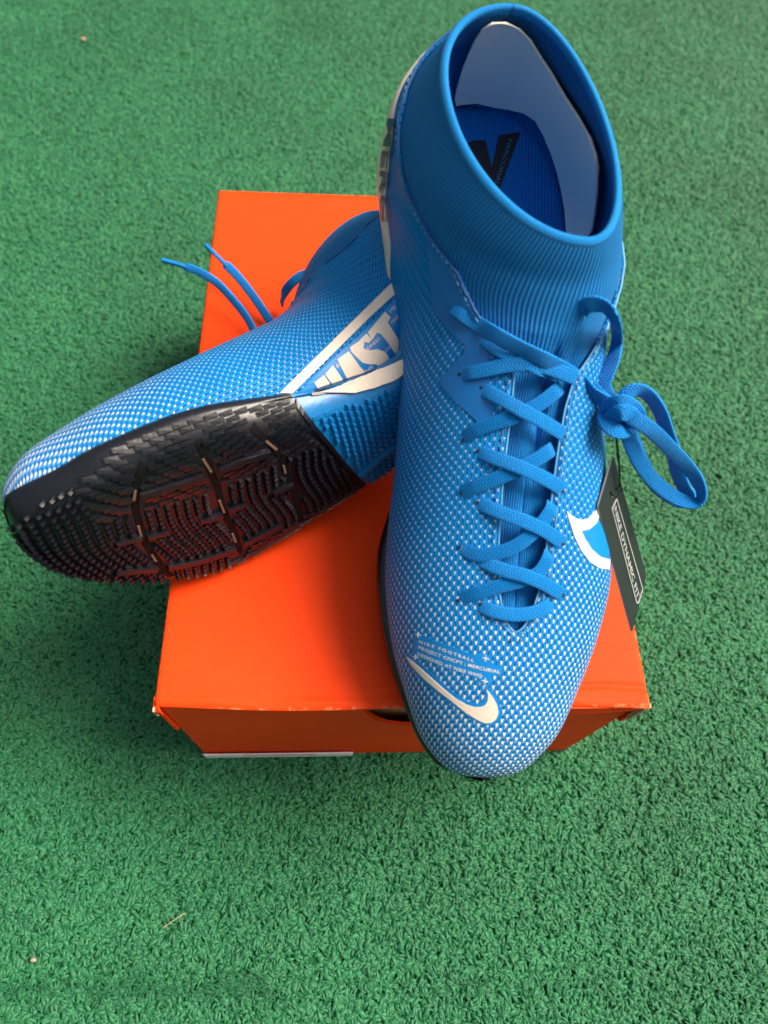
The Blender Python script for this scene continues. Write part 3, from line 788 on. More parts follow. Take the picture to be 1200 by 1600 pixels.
def soles(sh, mir, grooves, bars, inserts, heel_grooves=(), tread=True, lip=0):
    t = sh.root; xf = sh.xf
    for nm, side, m in (('forefoot_outsole', 'toe', 'black'), ('heel_outsole', 'heel', 'blue_rubber')):
        A = sole_part(side, None, 80); nr, nc = A.shape[:2]; A[...,0] -= lip*np.clip((4.5-A[...,0])/4, 0, 1)*np.clip((15-A[...,1])/5, 0, 1)
        F = grid_faces(nr, nc, flip=not mir)
        o = mesh_obj(nm, xf(A.reshape(-1,3)), F, MAT[m], t, smooth=True)
        zone = 'front' if side == 'toe' else 'rear'
        if not tread: continue
        bx = lug_boxes([np.array(g) for g in (grooves if zone == 'front' else heel_grooves)], [np.array(b[0]) for b in bars if b[1] == zone], zone)
        V, F = lug_mesh(bx, np.random.default_rng(11)); F = [f if mir else f[::-1] for f in F]
        tr = mesh_obj('tread', xf(np.array(V)), F, MAT[m], o, smooth=False); tr['kind'] = 'stuff'
        for (L, z, wd) in bars:
            if z != zone: continue
            V, F = strip_mesh(L, wd, .21); mesh_obj('tread_bar', xf(np.array(V)), [f[::-1] if mir else f for f in F], MAT[m], o, smooth=False)
        if zone == 'front':
            us = np.linspace(.015, .985, 14); V, F = strip_mesh([(float(xL(PM+(PL-PM)*u)+(xR(PM+(PL-PM)*u)-xL(PM+(PL-PM)*u))*u), float(PM+(PL-PM)*u)) for u in us], .22, .10, n=3)
            mesh_obj('seam_ridge', xf(np.array(V)), [f[::-1] if mir else f for f in F], MAT[m], o, smooth=False)
            for g in grooves:
                V, F = strip_mesh(g, .34, .035, h0=.0); mesh_obj('flex_groove_shade', xf(np.array(V)), [f[::-1] if mir else f for f in F], MAT['groove'], o, smooth=False)  # thin raised strip, near-black to paint in the shade of a deep groove
            for (a, b) in inserts:
                V, F = strip_mesh([a, ((a[0]+b[0])/2, (a[1]+b[1])/2), b], .12, .08, n=3); mesh_obj('groove_insert', xf(np.array(V)), [f[::-1] if mir else f for f in F], MAT['insert'], o, smooth=False)
# ------------------------------------------------------------------ upright shoe (left), toe over the front edge of the box, heel raised on the other shoe
A1 = math.radians(17); M1 = rotm(A1, 0, 0); O1 = np.array([0, -3.2, 11.6])
def xf1(P): return np.asarray(P)@M1.T+O1
s1 = build_shoe('football_shoe', 'upright blue football shoe with tied laces and toe over the box front edge', 'shoe', (3.2, 8.0, 12.5), xf1, False, 'pair of blue football shoes')
soles(s1, False, [], [], [], tread=False, lip=.17)
t1, ub, bb_ = s1.root, s1.upbvh, s1.base
def sc(P, x0, y0, k): return [(x0+a/k, y0+b/k) for a, b in P]          # outline points read in an enlargement
Z1 = (620, 970, 5.4545)
# cream heel counter: medial side, with the cut-out letters
te = np.linspace(10.2, 14.66, 70)
def counter(name, s, tt, vi, vo, mat, root, xf, mir, off=.17, n=14):
    k = np.linspace(0, 1, n)[None,:]; T2 = np.repeat(tt[:,None], n, 1); V2 = s*(vi[:,None]+(vo-vi)[:,None]*k)
    o2 = off*np.clip(np.minimum(k, 1-k)/.06+.55, 0, 1)+0*T2
    P = surf(T2, V2, o2); fl = (s < 0) != mir
    return mesh_obj(name, xf(P.reshape(-1,3)), grid_faces(len(tt), n, flip=fl), mat, root, uv=P.reshape(-1,3)[:,1:]*1.0, solid=.05, soff=0)
def counters(sh, mir, tk, vk, tv=(8.3, 9.5, 12, 14.45), vv_=(1.0, 1.0, 1.0, .995), off=.20, medial=True):
    # cream band above the sole of the rear quarter, rising at the back of the heel
    tt = np.linspace(tk[0], tk[-1], 110); vo = np.interp(tt, tv, vv_)
    if medial: counter('heel_counter', -1, tt, np.minimum(np.interp(tt, tk, vk), vo-.004), vo, MAT['cream'], sh.root, sh.xf, mir, off=off)
    tt = np.linspace(9.5, 14.4, 80); vi2 = np.interp(tt, [9.5, 10.5, 11.5, 12.5, 13.3, 14.0, 14.4], [.95, .92, .88, .82, .78, .80, .86])
    counter('heel_counter', 1, tt, vi2, np.full(80, .998), MAT['cream'], sh.root, sh.xf, mir, off=off)
counters(s1, False, (8.6, 9.5, 10.7, 11.3, 11.8, 12.4, 13.1, 13.6, 13.9, 14.3), (.90, .77, .635, .580, .570, .590, .605, .612, .68, .81))
# letters running from the heel towards the toe along the counter
text_on('side_lettering', 'MERC', [(612,186),(605,225),(600,262),(598.5,300),(601,345)], None, (11, 1.5), s1.upbvh, MAT['navy'], t1, off=.16, bold=.02)
# toe swoosh, its halo without dashes and the three lines of print
SW = sc([(88,308),(118,362),(170,425),(240,497),(350,592),(480,692),(590,782),(680,838),(745,868),(800,868),(845,838),(866,785),(856,722),(832,670),(798,622),(764,584),(778,632),(774,682),(752,716),(718,733),(660,735),(598,715),(500,660),(400,578),(300,490),(205,405),(130,340)], *Z1)
halo = sc([(60,285),(110,385),(190,490),(340,620),(480,722),(600,812),(700,868),(780,890),(850,866),(892,800),(880,710),(845,640),(790,570),(745,560),(755,640),(735,690),(690,705),(620,690),(520,640),(420,555),(320,465),(215,370),(130,300)], *Z1)
decal('print_ground', [halo], ub, MAT['film'], t1, off=.012, thick=.02, step=5)
text_bg = sc([(150,80),(215,120),(330,170),(500,230),(660,290),(700,270),(800,300),(815,360),(890,395),(895,455),(800,480),(800,545),(720,545),(690,490),(560,450),(420,405),(300,355),(200,330),(140,345),(120,300),(150,200)], *Z1)
decal('print_ground', [text_bg], ub, MAT['film'], t1, off=.012, thick=.02, step=5)
decal('swoosh', [SW], ub, MAT['cream'], t1, off=.035, thick=.05, step=4)
def zp(p): return (Z1[0]+p[0]/Z1[2], Z1[1]+p[1]/Z1[2])
text_on('lettering', 'NIKE FOOTBALL', [zp(q) for q in ((190,188),(355,245),(520,305),(655,351))], None, (1.0,-4.8), ub, MAT['ink'], t1, off=.03, bold=.012, spacing=1.45)
text_on('lettering', 'PROJECT CNCPT : MERCURIAL', [zp(q) for q in ((185,237),(300,283),(420,327),(520,361),(640,397),(760,425),(876,447))], None, (1.0,-5.0), ub, MAT['ink'], t1, off=.03, bold=.012, spacing=1.08)
text_on('lettering', 'DESIGNED AT NIKE WHQ', [zp(q) for q in ((177,293),(300,344),(400,386),(480,412),(600,450),(724,482))], None, (1.0,-5.0), ub, MAT['ink'], t1, off=.03, bold=.012, spacing=1.06)
for (x, y, r) in ((183,118,21),(160,308,21),(757,320,27),(752,513,27)):
    c = zp((x, y)); r = r/Z1[2]; h = .55; a = .35
    P = [(-h,-r),(h,-r),(h,-h),(r,-h),(r,h),(h,h),(h,r),(-h,r),(-h,h),(-r,h),(-r,-h),(-h,-h)]
    decal('print_cross', [[(c[0]+x_+y_*-.1, c[1]+y_+x_*.22) for x_, y_ in P]], ub, MAT['ink'], t1, off=.03, thick=.03, step=2.5)
# side swoosh outline on the lateral side
Z2 = (860, 640, 4.21)
so = sc([(105,665),(150,708),(200,728),(250,715),(298,660),(318,700),(300,745),(255,785),(200,797),(225,852),(268,918),(325,968),(390,988),(384,1052),(320,1042),(255,1000),(200,925),(155,830),(128,745)], *Z2)
decal('side_swoosh', [so], ub, MAT['white'], t1, off=.035, thick=.05, step=4)
si = sc([(200,797),(255,785),(300,745),(330,740),(385,870),(384,975),(325,968),(268,918),(225,852)], *Z2)
decal('side_swoosh_field', [si], ub, MAT['film'], t1, off=.014, thick=.03, step=5)
# eyestay films: smooth quarter panels either side of the lacing
e1 = [(668,378),(672,430),(676,482),(700,515),(727,540),(726,552),(705,575),(688,590),(690,602),(712,628),(742,655),(768,680),(767,640),(766,600),(765,560),(764,520),(752,490),(735,460),(716,428),(700,405),(690,392),(676,380)]
decal('eyestay', [e1], ub, MAT['film_shaded'], t1, off=.035, thick=.05, step=7)  # darker film: the shade of the unlit side is put into its colour
e2 = [(946,440),(934,470),(915,498),(898,520),(883,545),(872,565),(868,600),(862,650),(862,690),(878,680),(895,655),(912,632),(916,600),(910,578),(896,560),(894,545),(905,525),(922,500),(938,478),(948,460)]
decal('eyestay', [e2], ub, MAT['film'], t1, off=.035, thick=.05, step=7)
# throat edge: light on the cut rim painted as a pale tube; stitch lines
def px_path(P, bvh, off, n=8):
    Q = spline(P, n); O_ = []; N_ = []
    for p in Q:
        h, nn = cast(bvh, *p)
        if h is not None: O_.append(h+nn*off); N_.append(nn)
    return np.array(O_), np.array(N_)
tl = np.linspace(5.16, 10.6, 120)
Lp = xf1(surf(tl, -vb(tl, -1)+.003, .09)); Rp = xf1(surf(tl, vb(tl, 1)-.003, .09))
tube('throat_lit_edge', np.r_[Lp[::-1], Rp[1:]], .035, MAT['thread2'], t1, 6)
for s in (-1, 1):
    d = .20 if s > 0 else .17; tt = np.linspace(5.0, 10.8, 90); P = surf(tt, s*(vb(tt, s)+d/half_len(tt, s)), .14); N_ = bil(GN, tt, s*(vb(tt, s)+d/half_len(tt, s)))@M1.T
    stitches('stitching', xf1(P), N_, MAT['thread2'] if s > 0 else MAT['thread'], t1)
    tt = np.linspace(10.9, 14.4, 120); v_ = s*(vb(tt, s)+.25/half_len(tt, s)); P = surf(tt, v_, .15); N_ = bil(GN, tt, v_)@M1.T
    stitches('stitching', xf1(P), N_, MAT['thread2'], t1)
tt = np.linspace(0, 1, 30); arc_t = 5.15-.14*np.sin(tt*math.pi); arc_v = (tt-.5)*2*.045
# eyelets
EY = [(716,585),(750,606),(722,688),(744,705),(718,770),(744,785),(716,855),(742,868),(714,938),(748,944),(874,604),(884,682),(862,700),(882,768),(862,785),(882,850),(857,862),(882,930),(862,938),(909,484)]
for (x, y) in EY:
    h, n = cast(ub, x, y)
    if h is None: continue
    x += 2.5 if x < 800 else -2.5
    c = [(x+2.6*math.cos(a), y+3.0*math.sin(a)) for a in np.linspace(0, 2*math.pi, 12, endpoint=False)]
    decal('eyelet', [c], ub, MAT['hole'], t1, off=.045, thick=.04, step=4)
# laces over the instep
def lace_px(name, pts, hs, width=.53, thick=.11, root=None, n=10, bvh=None, mat='lace'):
    """pts in pixels, hs the height over the shoe surface in cm"""
    Q = spline(pts, n); H = np.interp(np.linspace(0, 1, len(Q)), np.linspace(0, 1, len(hs)), hs); P = []; N = []
    for q, h in zip(Q, H):
        p, nn = cast(bvh or bb_, *q)
        if p is None: continue
        P.append(p+nn*h); N.append(nn)
    P = np.array(P); N = np.array(N)
    for _ in range(3): N[1:-1] = (N[:-2]+N[1:-1]+N[2:])/3; P[1:-1] = (P[:-2]+2*P[1:-1]+P[2:])/4
    return ribbon(name, P, N, width, thick, MAT[mat], root or t1)
LO = [.02, .20, .24, .26, .24, .20, .02]; HI = [.02, .22, .36, .46, .38, .24, .02]
W_ = .53
lace_px('lace', [(858,862),(852,872),(838,893),(812,905),(780,914),(745,926),(712,938)], LO, W_)
lace_px('lace', [(862,786),(856,797),(838,822),(812,846),(785,860),(745,866),(716,852)], LO, W_)
lace_px('lace', [(862,701),(855,705),(838,716),(805,735),(775,748),(742,762),(716,776)], LO, W_)
lace_px('lace', [(875,605),(865,612),(840,632),(805,652),(775,662),(745,674),(720,690)], LO, W_)
lace_px('lace', [(747,944),(765,951),(785,956),(805,958),(828,955),(848,947),(862,939)], [.05,.24,.28,.28,.28,.24,.04], W_)
lace_px('lace', [(745,872),(765,881),(790,890),(815,896),(842,908),(862,920),(882,932)], HI, W_)
lace_px('lace', [(745,785),(765,793),(790,803),(815,812),(842,825),(862,838),(882,851)], HI, W_)
lace_px('lace', [(747,704),(765,713),(790,722),(815,732),(842,745),(862,756),(882,769)], HI, W_)
lace_px('lace', [(751,606),(768,616),(790,628),(812,642),(838,656),(862,670),(884,682)], HI, W_)
lace_px('lace', [(720,587),(740,584),(765,579),(795,572),(825,570),(855,575),(890,590)], [.05,.22,.26,.30,.34,.36,.4], .56)
# free lace: positions by depth from the surface near the knot
def free_px(name, pts, width=.5, thick=.14, root=None, face=None, n=10, mat='lace', taper=None):
    Q = spline(pts, n); P = np.array([at_depth(x, y, d) for x, y, d in Q])
    V_ = CAM_P-P; V_ /= np.linalg.norm(V_, axis=1)[:,None]
    if face is not None: 
        T = np.gradient(P, axis=0); T /= np.linalg.norm(T, axis=1)[:,None]; Sd = np.cross(T, V_); a = np.interp(np.linspace(0,1,len(P)), np.linspace(0,1,len(face)), face)
        V_ = V_*np.cos(a)[:,None]+Sd*np.sin(a)[:,None]
    return ribbon(name, P, V_, width, thick, MAT[mat], root or t1, taper=None if taper is None else np.interp(np.linspace(0,1,len(P)), np.linspace(0,1,len(taper)), taper))
def dep(x, y): 
    h, n = cast(bb_, x, y); return float((CR.T@(h-CAM_P))[2]*-1)
dk = dep(935, 640)
print('knot depth', dk, 'eyelet', dep(715,482), dep(860,570), dep(908,484))
DK = dk-.9
d0, d1 = dep(715,484), dep(860,572)
free_px('lace', [(709,480,d0-.10),(722,489,d0-.35),(745,506,d0-.5),(775,524,dep(775,524)-.5),(815,545,dep(815,545)-.45),(860,567,d1-.5),(900,588,DK-.3),(925,612,DK-.25),(950,630,DK-.05),(962,640,DK)], .60, .12, face=[.0,.0,.1,.3,.5,.35,.6,.9,.4,0])
free_px('lace', [(714,486,d0-.02),(740,516,d0-.2),(775,543,dep(775,543)-.25),(815,563,d1-.2),(850,578,d1-.25),(885,592,DK+.1),(915,600,DK+.05),(940,622,DK+.05),(960,642,DK+.05)], .55, .12, face=[0,0,-.1,-.3,-.2,.2,.3,0])
de = dep(908,486)
free_px('lace', [(908,487,de+.05),(915,478,de-.25),(930,475,de-.45),(948,481,de-.5),(960,500,de-.45),(964,530,DK+.3),(958,560,DK+.25),(948,585,DK+.2),(942,600,DK+.2),(950,622,DK+.1),(962,640,DK+.05)], .60, .13, face=[.0,.1,.4,.9,1.0,.9,.6,.5,.3,0,0])
# the knot: two wraps and a tuck
kc = np.array([968, 646]); 
def wrap(cx, cy, rx, ry, rot, a0, a1, dd, w, nm='knot'):
    pts = []
    for a in np.linspace(a0, a1, 9):
        x = rx*math.cos(a); y = ry*math.sin(a); pts.append((cx+x*math.cos(rot)-y*math.sin(rot), cy+x*math.sin(rot)+y*math.cos(rot), DK-dd*math.cos(a*1.0-math.pi/2)*0-dd*max(0, math.sin((a-a0)/(a1-a0)*math.pi))))
    free_px(nm, pts, w, .15)
V = []; F = []
# core of the knot: a soft lump
cc = at_depth(968, 648, DK+.05); lat, lon = 14, 20
for i in range(lat+1):
    for j in range(lon):
        th = math.pi*i/lat; ph = 2*math.pi*j/lon; r = np.array([.42, .36, .36])*(1+.05*math.sin(3*ph+th*2)); V.append(cc+np.array([math.sin(th)*math.cos(ph)*r[0], math.sin(th)*math.sin(ph)*r[1], math.cos(th)*r[2]]))
mesh_obj('knot', V, grid_faces(lat+1, lon, True), MAT['lace'], t1, uv=[(v[0]-cc[0]+.5, v[1]-cc[1]+.8*0) for v in V])
free_px('knot_wrap', [(948,652,DK+.15),(952,638,DK-.35),(966,630,DK-.75),(982,634,DK-.80),(993,644,DK-.5),(996,652,DK+.1)], .64, .18)
free_px('knot_wrap', [(950,665,DK+.2),(958,652,DK-.45),(970,645,DK-.85),(984,648,DK-.75),(992,660,DK-.2),(990,668,DK+.3)], .62, .18, face=[.2,.1,0,-.1,-.2])
free_px('knot_wrap', [(946,640,DK+.3),(946,655,DK-.25),(955,668,DK-.5),(968,674,DK-.45),(982,670,DK+.0),(986,660,DK+.3)], .60, .16, face=[-.4,-.3,-.2,0])
# bow loops
free_px('bow_loop', [(972,636,DK-.1),(976,620,DK-.25),(988,611,DK-.3),(1003,611,DK-.2),(1018,622,DK+.0),(1032,645,DK+.35),(1042,675,DK+.8),(1052,705,DK+1.3),(1058,735,DK+1.9),(1068,760,DK+2.3),(1078,775,DK+2.6),(1068,784,DK+2.7),(1050,778,DK+2.5),(1022,755,DK+2.1),(1003,722,DK+1.4),(990,690,DK+.7),(980,664,DK+.1)], .58, .15, face=[.2,.3,.5,.6,.6,.5,.4,.4,.3,.5,.9,.6,.3,.2,.3,.4,.2])
free_px('bow_loop', [(982,650,DK-.5),(1000,660,DK-.55),(1022,676,DK-.3),(1048,702,DK+.2),(1070,725,DK+.7),(1088,748,DK+1.2),(1096,770,DK+1.6),(1092,784,DK+1.8),(1076,785,DK+1.8),(1050,774,DK+1.6),(1020,750,DK+1.2),(998,720,DK+.7),(985,690,DK+.2),(978,662,DK-.1)], .58, .15, face=[0,.0,.1,.2,.3,.6,.9,.9,.5,.2,.1,.2,.2,.1])
# ------------------------------------------------------------------ inside the shoe: insole, its mark, the liner card
pp = np.linspace(10, 28.75, 70); rows = []; GF = GRID.reshape(-1,3)
for p in pp:
    q0 = 3.1+.12*max(p-14, 0)+.02*max(p-24, 0)**1.3
    m = (abs(GF[:,1]-p) < .45) & (abs(GF[:,2]-q0) < .35)
    a, b = (GF[m,0].min()+.2, GF[m,0].max()-.2) if m.sum() > 3 else (2.0, 2.4)
    if b < a: a, b = (a+b)/2-.1, (a+b)/2+.1
    rows.append([a, b, q0])
rows = np.array(rows); 
for k in range(2):
    rows[:,k] = np.convolve(np.pad(rows[:,k], 3, mode='edge'), np.ones(7)/7, 'valid')
rows = [[((a+b)/2+(b-a)/2*u, p, q0+.35*abs(u)**3) for u in np.linspace(-1, 1, 25)] for (a, b, q0), p in zip(rows, pp)]
INS = xf1(np.array(rows).reshape(-1,3)); INF = grid_faces(70, 25)
mesh_obj('insole', INS, INF, MAT['insole'], t1, uv=np.array(rows).reshape(-1,3)[:,:2], solid=.3, soff=-1)
ib = make_bvh(INS, INF)
Z3 = (560, 0, 2.727)
decal('insole_mark', [sc([(440,622),(490,600),(541,597),(568,712),(597,578),(692,562),(603,806),(565,780),(520,715)], *Z3)], ib, MAT['black_ink'], t1, off=.02, thick=.03, step=5, maxjump=3)
text_on('insole_lettering', 'MERCURIAL', (560+640/2.727, 592/2.727), (560+578/2.727, 790/2.727), (5.6, 2.2), ib, MAT['cyan_ink'], t1, off=.045, bold=.0)
# liner card: stands against the inside wall
sb = make_bvh(xf1(surf(*np.meshgrid(TS, VS, indexing='ij'), -.45).reshape(-1,3)), grid_faces(NT_, NV))
LT = [(708,166),(713,140),(724,102),(739,66),(752,46),(768,35),(790,34),(812,44),(830,62),(846,88),(862,112),(884,150),(905,182),(924,216),(933,243),(936,262),(935,300),(931,335),(926,362),(912,376),(896,380),(887,374)]
LB = [(886,362),(884,330),(879,300),(872,268),(862,238),(850,210),(838,188),(820,176),(795,170),(770,166),(745,160),(722,162)]
lc = thing('liner_card', 'curved white stiffener card standing inside the collar of the upright shoe', 'card', tuple(cast(sb, 880, 250)[0]))
decal('card_sheet', [LT+LB], sb, MAT['liner'], lc, off=.06, thick=.06, step=9, maxjump=3.0)
P, N_ = px_path(LT[1:], sb, .07, 4)
tube('card_edge', P, .035, MAT['liner_edge'], lc, 6)
# ------------------------------------------------------------------ hang tag on its cord
def bez(P, n=10): return spline(P, n)
tc = {'a': (958.6,711,DK+1.1), 'b': (934.5,793,min(DK+1.7, dep(932,793)-.45)), 'c': (988,989,DK+4.2), 'd': (1010,899,DK+4.0)}
pa, pb, pc = (at_depth(*tc[k]) for k in 'abc'); nrm = np.cross(pb-pa, pc-pa); nrm /= np.linalg.norm(nrm)
if nrm@(CAM_P-pa) < 0: nrm = -nrm
def on_tag(x, y, off=0):
    r = ray(x, y); return CAM_P+r*(((pa-CAM_P)@nrm)/(r@nrm))+nrm*off
ht = thing('hang_tag', 'dark grey parallelogram hang tag with silver lettering hanging beside the upright shoe', 'tag', tuple(on_tag(972, 850)))
print('tag low corner', on_tag(988,989), on_tag(1010,899))
oc = [(958.6,711),(934.5,793),(988,989),(1010,899)]
def rounded(C_, r=.10, n=5):
    out = []
    for i in range(len(C_)):
        p = np.array(C_[i], float); a = np.array(C_[i-1], float); b = np.array(C_[(i+1) % len(C_)], float)
        u = p+(a-p)/np.linalg.norm(a-p)*r; v = p+(b-p)/np.linalg.norm(b-p)*r
        for k in range(n+1):
            t_ = k/n; out.append(tuple((1-t_)**2*u+2*t_*(1-t_)*p+t_*t_*v))
    return out
def tag_plate(name, loops, o0, o1, mat, par, step=20, edge=None):
    V2, F, border = poly_mesh(loops, step); n0 = len(V2); V = [on_tag(x, y, o1) for x, y in V2]+[on_tag(x, y, o0) for x, y in V2]
    be = {}
    for f in F:
        for i in range(len(f)): be[(f[i], f[(i+1) % len(f)])] = 1
    SF = [(a, a+n0, b+n0, b) for (a,b) in be if (b,a) not in be]
    FF = list(F)+[tuple(i+n0 for i in f[::-1]) for f in F]
    o = mesh_obj(name, V, FF+SF, [mat]+([edge] if edge else []), par, smooth=False)
    if edge:
        for k in range(len(FF), len(o.data.polygons)): o.data.polygons[k].material_index = 1
    return o
hole = [(958+2.6*math.cos(a), 775+3.4*math.sin(a)) for a in np.linspace(0, 2*math.pi, 14, endpoint=False)]
tag_plate('tag_board', [rounded(oc, 5), hole], -.07, 0, MAT['tag'], ht, edge=MAT['tag_edge'])
Z4 = (860, 640, 4.21)
f0 = sc([(430,582),(400,652),(560,1275),(578,1282),(606,1185)], *Z4); 
fo = sc([(432,580),(400,655),(562,1274),(577,1276),(606,1182)], *Z4); fi = sc([(432,596),(405,658),(565,1264),(575,1265),(601,1183)], *Z4)
tag_plate('tag_frame', [rounded(fo, 1.5, 3), fi], .0, .035, MAT['tag_print'], ht)
V, F = text_mesh('NIKE DYNAMIC FIT', 1.0, .02, 1.0, 9); wid = V[:,0].max()
p0 = np.array([860+415/4.21, 640+660/4.21]); p1 = np.array([860+568/4.21, 640+1250/4.21]); up_ = np.array([5.0, -11.5])*.66
P = []
for x, y in V:
    q = p0+(p1-p0)*x/wid+up_*y/.72; P.append(on_tag(q[0], q[1], .03))
mesh_obj('tag_lettering', P, F, MAT['tag_print'], ht, smooth=False)
kn = at_depth(963, 676, DK+.2)
cordp = spline([kn, at_depth(965,700,DK+.55), at_depth(968,730,DK+1.0), at_depth(969,755,DK+1.3), on_tag(967,768,.12), on_tag(961,777,.08), on_tag(956,775,.05), on_tag(953.5,768,.04)], 8)
tube('cord', cordp, .028, MAT['cord'], ht, 6)
cord2 = spline([at_depth(961,676,DK+.25), at_depth(964,702,DK+.6), at_depth(967,732,DK+1.05), at_depth(968,756,DK+1.35), on_tag(963,772,-.12), on_tag(957,776,-.1)], 8)
tube('cord', cord2, .022, MAT['cord'], ht, 6)
# ------------------------------------------------------------------ second shoe (right), lying on its side across the box, sole towards the camera
PV = [0.464, 0.031, 0.153, -15.127, 3.957, 20.421, 0.862, 0.97, 1.067, -1.615, -0.226]
def _pose(psi, eps, be):
    e = np.array([math.cos(psi)*math.cos(eps), math.sin(psi)*math.cos(eps), math.sin(eps)])
    hp = np.array([math.sin(psi), -math.cos(psi), 0]); u = np.cross(hp, e); u = u if u[2] > 0 else -u
    n = math.cos(be)*hp+math.sin(be)*u; qh = -n; xh = np.cross(e, qh); return np.c_[xh, e, qh]
M2 = _pose(*PV[:3])
def xf2(P):
    P = np.asarray(P, float); x, y, z = -P[...,0], P[...,1], P[...,2]
    y2 = np.where(y > 15, 15+(y-15)*.84, y); x2 = x-PV[9]*np.clip(11-y, 0, None)**2*.01; z2 = z+PV[10]*np.clip(9-y, 0, None)**2*.01
    W = np.stack([x2*PV[7], y2*PV[6], z2*PV[8]], -1)@M2.T+np.array(PV[3:6])
    # heel half pressed flat against the upright shoe
    zz = W[...,2]-BT; x0 = 2.2-.42*np.clip(zz, 0, 8)-.3; d = W[...,0]-x0; lim = 1.3
    W[...,0] = np.where(d > 0, x0+lim*np.tanh(d/lim), W[...,0])
    return W
s2 = build_shoe('football_shoe', 'blue football shoe lying on its side with black sole facing the camera', 'shoe', (-8.0, 9.5, 12.5), xf2, True, 'pair of blue football shoes')
t2 = s2.root
# look-up from photograph pixels to the plan of the sole
_gp = np.linspace(P0+.1, P1-.1, 240); _gu = np.linspace(.02, .98, 90)
_X = np.array([[xL(p)+(xR(p)-xL(p))*u for u in _gu] for p in _gp]); _Pp = np.repeat(_gp[:,None], 90, 1)
_W = xf2(np.stack([_X, _Pp, sole_q(_X, _Pp)], -1)); _q = (_W-CAM_P)@CR; _ix = 600+CAM_F*_q[...,0]/-_q[...,2]; _iy = 800-CAM_F*_q[...,1]/-_q[...,2]
def plan(px, py):
    d = np.hypot(_ix-px, _iy-py); k = np.unravel_index(d.argmin(), d.shape); return (float(_X[k]), float(_Pp[k]))
Z5 = (180, 640, 4.615)
def zl(P): return [plan(Z5[0]+a/Z5[2], Z5[1]+b/Z5[2]) for a, b in P]
grooves = [zl([(205,385),(165,520),(150,620),(155,720),(190,880),(240,1000),(330,1130),(400,1200)]),
           zl([(590,220),(650,360),(710,470),(750,600),(790,740),(860,900),(900,1040)]),
           zl([(980,120),(1060,190),(1130,260),(1195,350),(1245,460),(1290,600),(1330,740),(1350,800)])]
bars = [(zl([(180,600),(330,560),(500,510),(640,462)]), 'front', .34), (zl([(745,430),(900,360),(1105,300)]), 'front', .34),
        (zl([(0,950),(90,930),(180,905)]), 'front', .26), (zl([(235,900),(310,880),(390,855)]), 'front', .26),
        (zl([(600,795),(680,770),(765,738)]), 'front', .26), (zl([(815,712),(870,690),(935,665)]), 'front', .26),
        (zl([(0,1165),(120,1150),(290,1135)]), 'front', .34), (zl([(380,1120),(600,1075),(860,990)]), 'front', .40), (zl([(920,960),(1050,890),(1200,820)]), 'front', .40),
        (zl([(1140,590),(1210,560),(1280,530)]), 'front', .24), ([plan(560,742), plan(590,715), plan(622,690)], 'rear', .30)]
ins = [zl([(141,570),(137,650)]), zl([(160,830),(190,910)]), zl([(262,1040),(292,1085)]), zl([(630,350),(682,440)]), zl([(745,650),(788,735)]), zl([(842,890),(868,945)]), zl([(1080,215),(1155,285)]), zl([(1210,400),(1232,450)])]
soles(s2, True, grooves, bars, ins)
counters(s2, True, (8.2, 8.8, 9.3, 10.0, 11, 12, 13, 14.3), (.775, .80, .825, .845, .80, .70, .66, .8), (8.2, 8.6, 9.0, 9.5, 10, 11), (.80, .84, .88, .93, .965, 1.0), medial=False)
ub2 = s2.upbvh
_h = [o for o in t2.children if o.name.startswith('heel_outsole')][0]
_hv = [np.array(v.co)/S+np.array(t2.location)/S for v in _h.data.vertices]; _hf = [tuple(p.vertices) for p in _h.data.polygons]
_uv = [np.array(v.co)/S+np.array(t2.location)/S for v in s2.upper.data.vertices]; _uf = [tuple(i+len(_hv) for i in p.vertices) for p in s2.upper.data.polygons]
cb2 = make_bvh(_hv+_uv, _hf+_uf)
decal('arch_wedge', [[(479,617),(505,609),(540,597),(580,581),(612,566),(634,555),(636,586),(612,601),(585,611),(555,618),(520,621)]], cb2, MAT['cream'], t2, off=.17, thick=.14, step=4, relax=14)
# stripe and block letters on the medial side
decal('side_stripe', [[(437,614),(470,582),(520,533),(570,484),(618,437),(624,448),(623,455),(580,494),(530,543),(490,582),(457,614)]], ub2, MAT['cream'], t2, off=.035, thick=.05, step=6)
Z6 = (440, 420, 4.7)
def zq(a, b): return (Z6[0]+a/Z6[2], Z6[1]+b/Z6[2])
fld = [zq(*p) for p in [(130,900),(235,800),(400,640),(560,500),(740,320),(850,200),(900,330),(900,640),(760,740),(560,830),(330,905),(200,925)]]
decal('letter_ground', [fld], ub2, MAT['film'], t2, off=.02, thick=.03, step=7)
LET = {'J': [[(238,838),(308,782),(385,888),(300,915),(280,905)], [(318,775),(375,710),(480,858),(398,888)]],
       'U': [[(408,668),(492,608),(570,715),(650,800),(620,815),(500,852)]],
       'S': [[(500,578),(560,540),(622,478),(660,520),(640,545),(605,540),(600,585),(640,600),(700,590),(760,610),(800,680),(790,700),(740,722),(715,745),(715,720),(690,700),(640,700),(590,690),(540,640),(510,610)]],
       'T': [[(632,470),(760,318),(800,362),(778,395),(880,560),(895,640),(858,664),(830,620),(780,545),(728,480),(700,470),(662,525)]]}
for k, parts in LET.items():
    for P in parts: decal('block_letter', [[zq(*p) for p in P]], ub2, MAT['cream'], t2, off=.045, thick=.04, step=6)
for txt, a, b in (('ERED', (632,598), (722,522)), ('OR', (765,610), (800,580)), ('NE', (618,762), (672,722)), ('EST', (650,770), (712,728)), ('EI', (408,728), (440,700)), ('ME', (800,330), (840,290)), ('PEED', (810,410), (870,350))):
    text_on('small_lettering', txt, zq(*a), zq(*b), (-2.6, -4.0), ub2, MAT['cream'], t2, off=.055, bold=.0)
